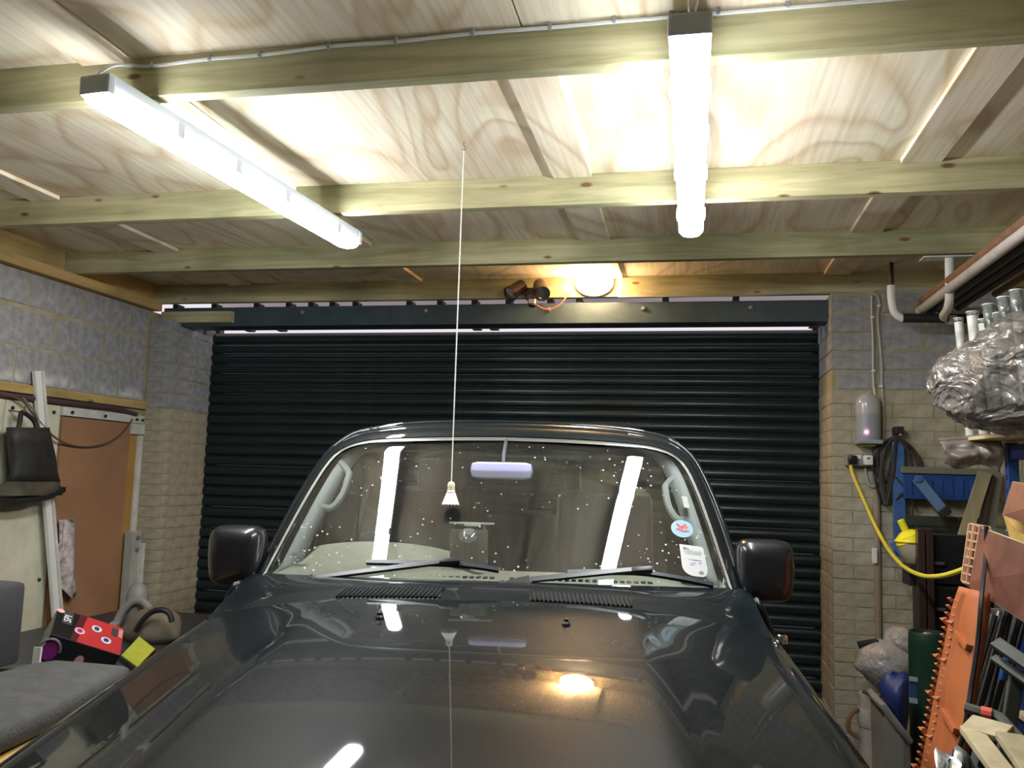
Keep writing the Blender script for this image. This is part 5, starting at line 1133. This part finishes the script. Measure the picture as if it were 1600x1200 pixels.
# grey bin with a blue sack
a = aY(1372, 1100, 3.98); b = aY(1425, 1150, 3.95)
gb = thing('grey_bin', 'dull grey plastic bin with a sloping rim beside the drain pipe', 'bin', (0.90, 3.98, 0)); gf = local(gb)
x0_, x1_ = aY(1380, 1120, 3.86).x, aY(1422, 1150, 3.86).x; zr0 = aY(1378, 1104, 3.86).z; zr1 = aY(1422, 1160, 3.86).z
bodyr = []
for (f, zf) in ((.86, 0.0), (.93, .5), (1.0, 1.0)):
    row = []
    for (sx_, sy_) in ((-1, -1), (-.4, -1), (.4, -1), (.85, -.95), (1, -.7), (1, .4), (.9, .95), (-1, 1), (-1, 0)):
        cx_ = (x0_ + x1_) / 2; hx = (x1_ - x0_) / 2; x = cx_ + sx_ * hx * f; y = 3.98 + sy_ * .14 * f; tz = (sx_ + 1) / 2
        row.append(Vector((x, y, zf * (zr0 + (zr1 - zr0) * tz))))
    bodyr.append(row)
g = MB().grid(bodyr, closed=True); g.f.append(tuple(range(9))); g.build('tub', 'greycrate', gb, fn=gf)
top = bodyr[-1]; MB().tube([p + Vector((0, 0, .0)) for p in top], .016, 8, closed=True).build('rim', 'greycrate', gb, smooth=True, fn=gf)
bs = thing('blue_sack', 'navy blue plastic sack with a label bulging out of the grey bin', 'sack', (0.9, 3.98, zr1)); sf = local(bs)
q = aY(1402, 1092, 3.90)
rws = []
for (py, l, r_, dy) in ((1052, 1396, 1416, .02), (1058, 1384, 1424, .05), (1072, 1374, 1424, .07), (1090, 1378, 1422, .08), (1110, 1386, 1421, .07), (1135, 1402, 1418, .05), (1150, 1410, 1416, .03)):
    p0_ = aY(l, py, 3.90); p1_ = aY(r_, py, 3.90); cxx = (p0_.x + p1_.x) / 2; hx = (p1_.x - p0_.x) / 2
    rws.append([Vector((cxx + hx * math.cos(t), 3.92 + dy * math.sin(t) + .012 * math.sin(3 * t + py), p0_.z + .01 * math.sin(2 * t + py))) for t in [2 * PI * i / 20 for i in range(20)]])
g = MB().grid(rws, closed=True); g.f.append(tuple(range(20))); g.f.append(tuple(range(120, 140))); g.build('bag', 'navy', bs, smooth=True, fn=sf, angle=80)
a = aY(1421, 1058, 3.82); b = aY(1434, 1060, 3.84); c = aY(1432, 1100, 3.84); d = aY(1420, 1094, 3.82)
MB().prism([a, b, c, d], (0, .004, 0)).build('label', 'bluemid', bs, fn=sf)
for (y0, y1) in ((1057, 1064), (1090, 1098)): MB().prism([aY(1421, y0, 3.815), aY(1434, y0 + 2, 3.835), aY(1434, y1 + 2, 3.835), aY(1421, y1, 3.815)], (0, .003, 0)).build('label_band', 'paleprint', bs, fn=sf)

# ------------------------------------------------------------------ overhead: pipe hanger and pipes
YH = 4.95
hg = thing('pipe_hanger', 'home made hanger of white pipe with a black sleeve holding the long pipes', 'hanger', (1.3, YH, 2.55)); hf = local(hg)
e0 = aY(1393, 466, YH); e1 = aY(1398, 488, YH); e2 = aY(1410, 497, YH); e3 = aY(1505, 499, YH)
MB().tube(smooth_path([(e0.x, YH, ZJ - .03), e0, e1, e2, e2 + Vector((.03, 0, -.001))]), .022, 12).build('elbow', 'upvc', hg, smooth=True, fn=hf)
MB().tube([(e0.x, YH, ZJ + .1), (e0.x, YH, ZJ - .035)], .014, 10).build('rod', 'blacktrim', hg, fn=hf)
MB().tube([e2, e3 + Vector((.28, 0, 0))], .026, 12).build('sleeve', 'black', hg, smooth=True, fn=hf)
MB().tube([e2 + (e3 - e2) * .75, e2 + (e3 - e2) * .88], .0285, 12).build('tape_band', 'paleprint', hg, fn=hf)
t0 = aY(1440, 400, 4.47); t1 = aY(1530, 395, 4.47); tm = aY(1483, 398, 4.47)
MB().box((t0.x, 4.43, ZJ - .006), (t1.x, 4.52, ZJ), .002).build('top_plate', 'upvc', hg, fn=hf)
pz = aY(1485, 470, 4.47).z
MB().tube(smooth_path([(tm.x, 4.47, ZJ - .002), (tm.x + .003, 4.50, pz), (tm.x + .08, YH - .06, e3.z + .01), (tm.x + .11, YH, e3.z)]), .021, 12).build('drop_pipe', 'upvc', hg, smooth=True, fn=hf)
pipes = [(1.235, 2.700, .021, 'rust', 'rust brown pipe, topmost of the long pipes on the hanger', 5.02), (1.230, 2.655, .021, 'rust', 'second rusty pipe just under the topmost one', 5.06), (1.232, 2.605, .024, 'greypipe', 'pale grey plastic pipe below the two rusty pipes', 5.0), (1.290, 2.600, .022, 'darkpipe', 'dark pipe right behind the pale grey pipe', 5.04), (1.345, 2.600, .022, 'darkpipe', 'dark pipe near the middle of the pipe bundle', 5.0), (1.40, 2.600, .020, 'darkpipe', 'dark slim pipe next to the lowest tan pipe', 4.9), (1.47, 2.585, .017, 'rust', 'thin tan pipe, lowest and furthest from the rusty pair', 4.55)]
PIP = []
for (x, z, r_, m_, lab, ye) in pipes:
    if not lab: continue
    z = max(z, e2.z + .026 + r_)
    PIP.append((x, z))
    o = MB().lathe([(r_ * .75, 0), (r_, 0), (r_, ye - 1.6), (r_ * .75, ye - 1.6)], (x, ye, z), (0, -1, 0), 14).build('long_pipe', m_, None, smooth=True, origin=(x, ye, z)); tag(o, lab, 'pipe', 'long pipes on the hanger')

# ------------------------------------------------------------------ blue shelving on the right
su = thing('shelving_unit', 'blue steel shelving unit with a thin board shelf along the right wall', 'shelving', (1.4, 2.9, 0)); sf = local(su)
XS = 1.19
for (x, y) in ((XS, 3.62), (XS, 1.55), (1.75, 3.62), (1.75, 1.55)):
    up_ = MB().box((x, y - .02, 0), (x + .038, y + .02, 1.865), .002).build('upright', 'blue', su, fn=sf)
    if y > 3 and x < 1.3:
        for k in range(16): MB().box((x - .001, y - .006, 1.02 + k * .05), (x + .004, y + .006, 1.04 + k * .05)).build('slot', 'black', up_, fn=sf)
for z in (1.80, 1.35, 0.80):
    for x in (XS + .004, 1.755): MB().box((x, 1.55, z), (x + .03, 3.62, z + .055), .003).build('side_beam', 'navy', su, fn=sf)
    for y in (1.55, 3.60): MB().box((XS + .02, y, z), (1.76, y + .03, z + .055), .003).build('end_beam', 'navy', su, fn=sf)
sh_e = []
for k in range(17):
    t = k / 16; y = 3.90 - t * 2.4
    sh_e.append([Vector((1.06 + .012 * math.sin(t * 9), y, 1.868 + .012 * math.sin(t * 5 + 1) ** 2)), Vector((1.78, y, 1.868 + .006 * math.sin(t * 5 + 1) ** 2))])
MB().grid(sh_e).build('top_shelf', 'plyedge', su, fn=sf, solid=.014)
for z in (1.405, .855): MB().box((XS - .01, 1.52, z), (1.80, 3.66, z + .016)).build('shelf', 'plyedge', su, fn=sf)
# dusty clear tubes standing on the shelf
lab = ['shortest looking clear plastic tube, leftmost in the row', 'second clear plastic tube of the row, dusty to the top', 'third clear tube with a bare glassy upper end', 'fourth clear tube, in front of the third', 'fifth clear tube standing beside the fourth', 'sixth clear tube near the frame edge', 'seventh clear tube, tallest looking of the row']
for k, (px, yy) in enumerate(((1497, 3.84), (1519, 3.70), (1537, 3.60), (1545, 3.55), (1561, 3.47), (1569, 3.42), (1589, 3.30))):
    tp = aY(px, 480, yy); X_ = 1.085 + .012 * (k % 2); 
    x = tp.x; r_ = .0225 if k else .018; zb_ = 1.885; H2 = 2.395 + (.0 if k not in (2, 4) else -.05); zd = H2 - (.09 if k in (3, 5, 6, 4) else .015)
    cx = x + .035
    tb = thing('clear_tube', lab[k], 'tube', (cx, yy, zb_), 'clear tubes standing on the shelf'); tf = local(tb)
    b_ = Vector((cx, yy, zb_)); t_ = Vector((x, yy, H2)); dm = b_.lerp(t_, (zd - zb_) / (H2 - zb_))
    MB().tube([b_, dm], r_, 12).build('dusty_length', 'tubedust', tb, smooth=True, fn=tf)
    MB().tube([dm, t_], r_ * .98, 12, caps=False).build('clear_end', 'clearp', tb, smooth=True, fn=tf, solid=.002)
    MB().tube([t_ + Vector((r_ * math.cos(a_), r_ * math.sin(a_), 0)) for a_ in [2 * PI * i / 16 for i in range(16)]], .002, 5, closed=True).build('cut_rim', 'whiteprint', tb, fn=tf)
# wrapped bundle
bu = thing('film_bundle', 'bundle wrapped in crumpled clear film lying on the top shelf', 'bundle', (1.3, 3.15, 1.885)); bf = local(bu)
cB = Vector((1.27, 3.06, 2.05)); rws = []
nu, nv = 96, 56
for i in range(nv + 1):
    ph = PI * i / nv; row = []
    for j in range(nu):
        th = 2 * PI * j / nu; d = Vector((math.sin(ph) * math.cos(th), math.sin(ph) * math.sin(th), math.cos(ph)))
        e_ = Vector((d.x * .46, d.y * .60, d.z * .30))
        w = Vector((mnoise.noise(e_ * 4 + Vector((3, 1, 0))), mnoise.noise(e_ * 4 + Vector((0, 7, 2))), mnoise.noise(e_ * 4 + Vector((5, 0, 9)))))
        dw = e_ + w * .16; dw = Vector((dw.x + dw.z * .9, dw.y, dw.z - dw.x * .5))
        rid = 1 - abs(mnoise.noise(dw * 4.2 + Vector((9, 4, 2)))) * 2
        rid2 = 1 - abs(mnoise.noise(dw * 10.0 + Vector((2, 8, 2)))) * 2
        k = 0.88 + .11 * rid + .035 * rid2 + .14 * mnoise.noise(e_ * 2.6 + Vector((4, 4, 4)))
        q = cB + Vector((d.x * .47, d.y * .62, d.z * .235)) * k
        q.z += .10 * (d.x * .5 + .20) + .02
        q.z = max(q.z, 1.888 if q.x > 1.05 else 1.80)
        row.append(q)
    rws.append(row)
MB().grid(rws, closed=True).build('film', 'film', bu, smooth=True, fn=bf, angle=40)
MB().obox((1.26, 3.02, 1.965), (.26, 0, .035), (0, .42, 0), (-.004, 0, .028), .008).build('dark_slab', 'case', bu, fn=bf)
MB().obox((1.42, 3.02, 2.06), (.20, 0, .05), (0, .36, 0), (-.01, 0, .035), .008).build('grey_slab', 'greycrate', bu, fn=bf)
rws = []
for k in range(15):
    t = k / 14; row = []
    for i in range(25):
        s_ = i / 24
        xx = 1466 + 96 * s_; yy = 688 + (34 + 26 * s_ * (1 - .3 * s_)) * t - 6 * s_ + 6 * math.sin(s_ * 7) * t
        q = aY(xx + 8 * t * (1 - s_), yy, 3.70 - .06 * s_)
        row.append(q + Vector((0, .05 * math.sin(PI * t) * -1 + .014 * mnoise.noise(Vector((s_ * 6, t * 4, 1))) * 2, 0)))
    rws.append(row)
hb = thing('hanging_film', 'brownish loose film sagging below the edge of the top shelf', 'film', rws[0][12]); hf = local(hb)
MB().grid(rws).build('loose_film', 'brownfoil', hb, smooth=True, fn=hf, angle=80, solid=.002)
MB().tube(smooth_path([rws[0][0], rws[0][8], rws[0][16] + Vector((0, 0, .004)), rws[0][24]]), .010, 6).build('rolled_edge', 'brownfoil', hb, smooth=True, fn=hf)

# red faced plywood offcuts poking out of the shelf
def sheet(name, label, cat, c4, th, face, edge, n_hint=(0, 1, 0)):
    c4 = [Vector(p) for p in c4]; n_ = (c4[1] - c4[0]).cross(c4[3] - c4[0]).normalized()
    if n_.dot(Vector((0, 1, 0))) < 0: n_ = -n_
    base = (c4[2] + c4[3]) / 2; t = thing(name, label, cat, base); f = local(t); m_ = sum(c4, Vector()) / 4
    MB().prism(c4, n_ * th).build('core', edge, t, fn=f)
    MB().prism([m_ + (p - m_) * .985 - n_ * .0012 for p in c4], n_ * .001).build('face', face, t, fn=f)
    return t, n_
S1 = [aY(1520, 819, 2.96), aY(1690, 882, 2.42), aY(1690, 1030, 2.42), aY(1503, 910, 2.96)]
sheet('red_plywood_sheet', 'red faced plywood sheet jutting from the shelving, the lower and larger one', 'sheet', S1, .012, 'redply', 'plyedge')
S2 = [aY(1582, 752, 3.12), aY(1690, 770, 2.72), aY(1690, 850, 2.72), aY(1566, 805, 3.12)]
sheet('red_plywood_sheet', 'red faced plywood offcut higher on the shelving beside the blue upright', 'sheet', S2, .012, 'redply', 'plyedge')
S3 = [aY(1568, 806, 3.20), aY(1640, 830, 2.98), aY(1640, 880, 2.98), aY(1578, 842, 3.20)]
sheet('cream_board', 'small cream board wedged between the two red plywood sheets', 'board', S3, .010, 'foam', 'whitepaint')
# orange safety mesh behind clear film at the end of the lower sheet
A0, A1, A2, A3 = aY(1515, 818, 2.93), aY(1548, 824, 2.90), aY(1533, 917, 2.90), aY(1503, 908, 2.93)
om = thing('orange_mesh', 'faded orange plastic mesh hanging at the end of the lower red sheet', 'mesh', (A2 + A3) / 2); of = local(om)
for i in range(5):
    t = i / 4; MB().beam(A0.lerp(A1, t), A3.lerp(A2, t), .007, .005, (0, 1, 0)).build('strand', 'orangepale', om, fn=of)
for i in range(8):
    t = i / 7; MB().beam(A0.lerp(A3, t), A1.lerp(A2, t), .006, .006, (0, 1, 0)).build('strand', 'orangepale', om, fn=of)
MB().prism([A0.lerp(A1, .45) + Vector((0, -.012, 0)), A1 + Vector((.045, -.012, -.005)), A2 + Vector((.045, -.012, -.03)), A3.lerp(A2, .6) + Vector((0, -.012, 0))], (0, .002, 0)).build('film_cover', 'clearp', om, fn=of)

# orange traction boards standing on end
def traction(label, tl, tr, bl, br, teeth=True):
    tl, tr, bl, br = map(Vector, (tl, tr, bl, br))
    ext = lambda a, b: a + (b - a) * ((a.z - 0.01) / (a.z - b.z))
    BL = ext(tl, bl); BR = ext(tr, br)
    t = thing('traction_board', label, 'traction board', (BL + BR) / 2, 'orange traction boards by the shelving'); f = local(t)
    def P(s_, h): return tl.lerp(tr, s_).lerp(BL.lerp(BR, s_), h)
    nn = (tr - tl).cross(BL - tl).normalized()
    if nn.dot(Vector((0, -1, 0))) < 0: nn = -nn
    L = (BL - tl).length; rows = []
    for k in range(61):
        h = k / 60; cyc = (k % 10) / 10
        dep = 0.003 * math.sin(2 * PI * cyc)
        taper = 0.14 * max(0, 1 - h / .07) ** 1.5
        rows.append([P(max(0, min(1, s_ + (taper if s_ < .5 else -taper * .4))), h) + nn * (d_ + (dep if .1 < s_ < .9 else 0)) for s_, d_ in ((0, -.022), (0, .0), (.10, .012), (.30, .012), (.36, .002), (.64, .002), (.70, .012), (.90, .012), (1, .0), (1, -.022))])
    MB().grid(rows).build('board', 'orange', t, smooth=True, fn=f, solid=.006, angle=30)
    if teeth:
        w_ = (tr - tl).normalized()
        for k in range(2, 60):
            h = k / 60
            for s_, m1 in ((0.0, 1.0), (.30, .8)):
                big = 1.35 if (k % 5 == 0) else .75
                c = P(s_, h) + nn * .012; up = Vector((0, 0, 1)); out = (nn * (.6 if s_ else .35) - w_ * (.85 if s_ == 0 else .45)).normalized()
                r_ = .011 * big * m1
                q = MB().add([c + up * r_, c - up * r_, c + nn * r_ - w_ * .0 + up * 0, c - nn * r_, c + out * (.026 * big * m1) + up * .004], [(0, 2, 4), (2, 1, 4), (1, 3, 4), (3, 0, 4), (0, 3, 1, 2)])
                q.build('tooth', 'orange', t, fn=f)
        for k in (6, 16, 26, 36, 46, 56):
            h = k / 60; c = P(.72, h) + nn * .012
            MB().beam(P(.42, h) + nn * .010, P(.98, h + .018) + nn * .016, .020, .020, nn, .004).build('cross_bar', 'orange', t, fn=f)
    return t
traction('orange traction board with rows of teeth standing on end, the front one', aY(1497, 916, 2.98), aY(1537, 925, 2.78), aY(1441, 1200, 2.98), aY(1498, 1195, 2.70))
traction('second orange traction board mostly hidden behind the front one', aY(1520, 924, 3.06), aY(1546, 930, 2.90), aY(1478, 1190, 3.06), aY(1506, 1190, 2.86), teeth=False)
cable('dark_strap', 'dark strap hanging in front of the orange traction boards', 'black', [aY(1541, 822, 2.87), aY(1540, 870, 2.86), aY(1534, 930, 2.68), aY(1528, 1000, 2.66), aY(1518, 1070, 2.64), aY(1512, 1110, 2.62), aY(1502, 1160, 2.62), aY(1482, 1200, 2.64)], .0065, cat='strap')

# tools and frames in the bottom right corner
tr_ = thing('metal_trestle', 'grey green folding metal trestle below the red plywood', 'trestle', (1.05, 2.5, 0)); tf = local(tr_)
a = aY(1556, 1004, 2.62); b = aY(1640, 1062, 2.45)
MB().beam(a, b, .034, .02, (0, -1, .3), .004).build('top_bar', 'trestle', tr_, fn=tf)
MB().beam(a + Vector((0, .02, -.045)), b + Vector((0, .02, -.045)), .022, .018, (0, -1, .3), .004).build('lower_bar', 'trestle', tr_, fn=tf)
a = aY(1590, 1046, 2.60); b = aY(1577, 1128, 2.58); e = a + (b - a) * (a.z / (a.z - b.z)); MB().beam(a, e, .036, .02, (0, 1, 0), .004).build('leg', 'trestle', tr_, fn=tf)
a = aY(1610, 1050, 2.56); b = aY(1640, 1130, 2.5); e = a + (b - a) * (a.z / (a.z - b.z)); MB().beam(a, e, .036, .02, (0, 1, 0), .004).build('leg', 'trestle', tr_, fn=tf)
rods = [((1552, 960), (1512, 1100), 'darkpipe', 'black pole leaning beside the second traction board', .014), ((1562, 955), (1520, 1105), 'steel', 'dull steel rod between two black poles', .008), ((1572, 952), (1528, 1110), 'darkpipe', 'second black pole, right of the steel rod', .015), ((1581, 950), (1545, 1100), 'trestle', 'olive metal rod under the red plywood', .009), ((1592, 960), (1550, 1110), 'darkpipe', 'third black pole, beside the blue handled rod', .016), ((1599, 975), (1568, 1100), 'trestle', 'slim olive rod nearest the frame edge', .008)]
for k, ((ax_, ay_), (bx2, by2), m_, lab_, r_) in enumerate(rods):
    a = aY(ax_, ay_, 3.20 + .025 * k); b = aY(bx2, by2, 3.17 + .025 * k); e = a + (b - a) * ((a.z - .01) / (a.z - b.z))
    o = MB().tube([a, e], r_, 8).build('pole', m_, None, smooth=True, origin=e); tag(o, lab_, 'pole', 'poles leaning by the shelving')
a = aY(1574, 1030, 2.66); b = aY(1568, 1062, 2.66); simple(MB().tube([a, b], .013, 10), 'hand_tool', 'blue handled hand tool among the dark poles', 'tool', 'blue', smooth=True)
a = aY(1536, 950, 3.34); b = aY(1548, 1060, 3.34)
simple(MB().box((a.x, 3.34, 0), (b.x + .05, 3.352, a.z)), 'mauve_board', 'dull mauve grey board standing behind the poles', 'board', mat('mauve_grey_board', (0.20, 0.165, 0.17), 0.8))
# dark back of the shelf space: crate
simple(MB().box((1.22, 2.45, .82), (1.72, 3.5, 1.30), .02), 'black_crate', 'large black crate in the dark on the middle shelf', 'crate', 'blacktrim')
# pale timber frame at the bottom
fr_ = thing('timber_frame', 'pale timber frame of flat boards lying at the foot of the shelving', 'frame', (.85, 2.3, .5)); ff = local(fr_)
a = aY(1512, 1130, 2.42); b = aY(1576, 1148, 2.34); MB().beam(a, b, .055, .018, (0, -.6, .8), .003).build('rail', 'pale_timber', fr_, fn=ff)
a = aY(1516, 1140, 2.40); b = aY(1580, 1225, 2.10); MB().beam(a, b, .050, .018, (0, -.6, .8), .003).build('rail', 'pale_timber', fr_, fn=ff)
a = aY(1576, 1150, 2.34); b = aY(1640, 1240, 2.04); MB().beam(a, b, .060, .018, (0, -.6, .8), .003).build('rail', 'pale_timber', fr_, fn=ff)
MB().beam(aY(1520, 1210, 2.40), aY(1540, 1130, 2.46), .02, .02).build('support', 'darkpipe', fr_, fn=ff)
a = aY(1510, 1106, 2.50); pts = [a, aY(1530, 1112, 2.48), aY(1560, 1120, 2.46), aY(1580, 1140, 2.40), aY(1600, 1160, 2.34), aY(1630, 1185, 2.28)]
ps = thing('pipe_tool', 'bent grey metal tool with a red collar lying over the timber frame', 'tool', a); pf_ = local(ps)
MB().tube(smooth_path(pts), .014, 8).build('shaft', 'trestle', ps, smooth=True, fn=pf_)
MB().tube([aY(1533, 1113, 2.478), aY(1550, 1117, 2.468)], .0165, 10).build('collar', 'red', ps, fn=pf_)
# silver foil bag
rows_ = []
for k in range(9):
    t = k / 8; row = []
    for i in range(11):
        s_ = i / 10; q = aY(1462 + 75 * s_, 1168 + 30 * s_ * s_ + 8 * math.sin(s_ * 9) + t * 70, 2.35 - .12 * t)
        row.append(q + Vector((0, .015 * math.sin(i * 1.7 + k), 0)))
    rows_.append(row)
fb = thing('foil_bag', 'crumpled silver foil bag at the bottom beside the traction board', 'bag', aY(1500, 1235, 2.3)); ff = local(fb)
MB().grid(rows_).build('foil', 'silver', fb, smooth=True, fn=ff, solid=.003, angle=80)
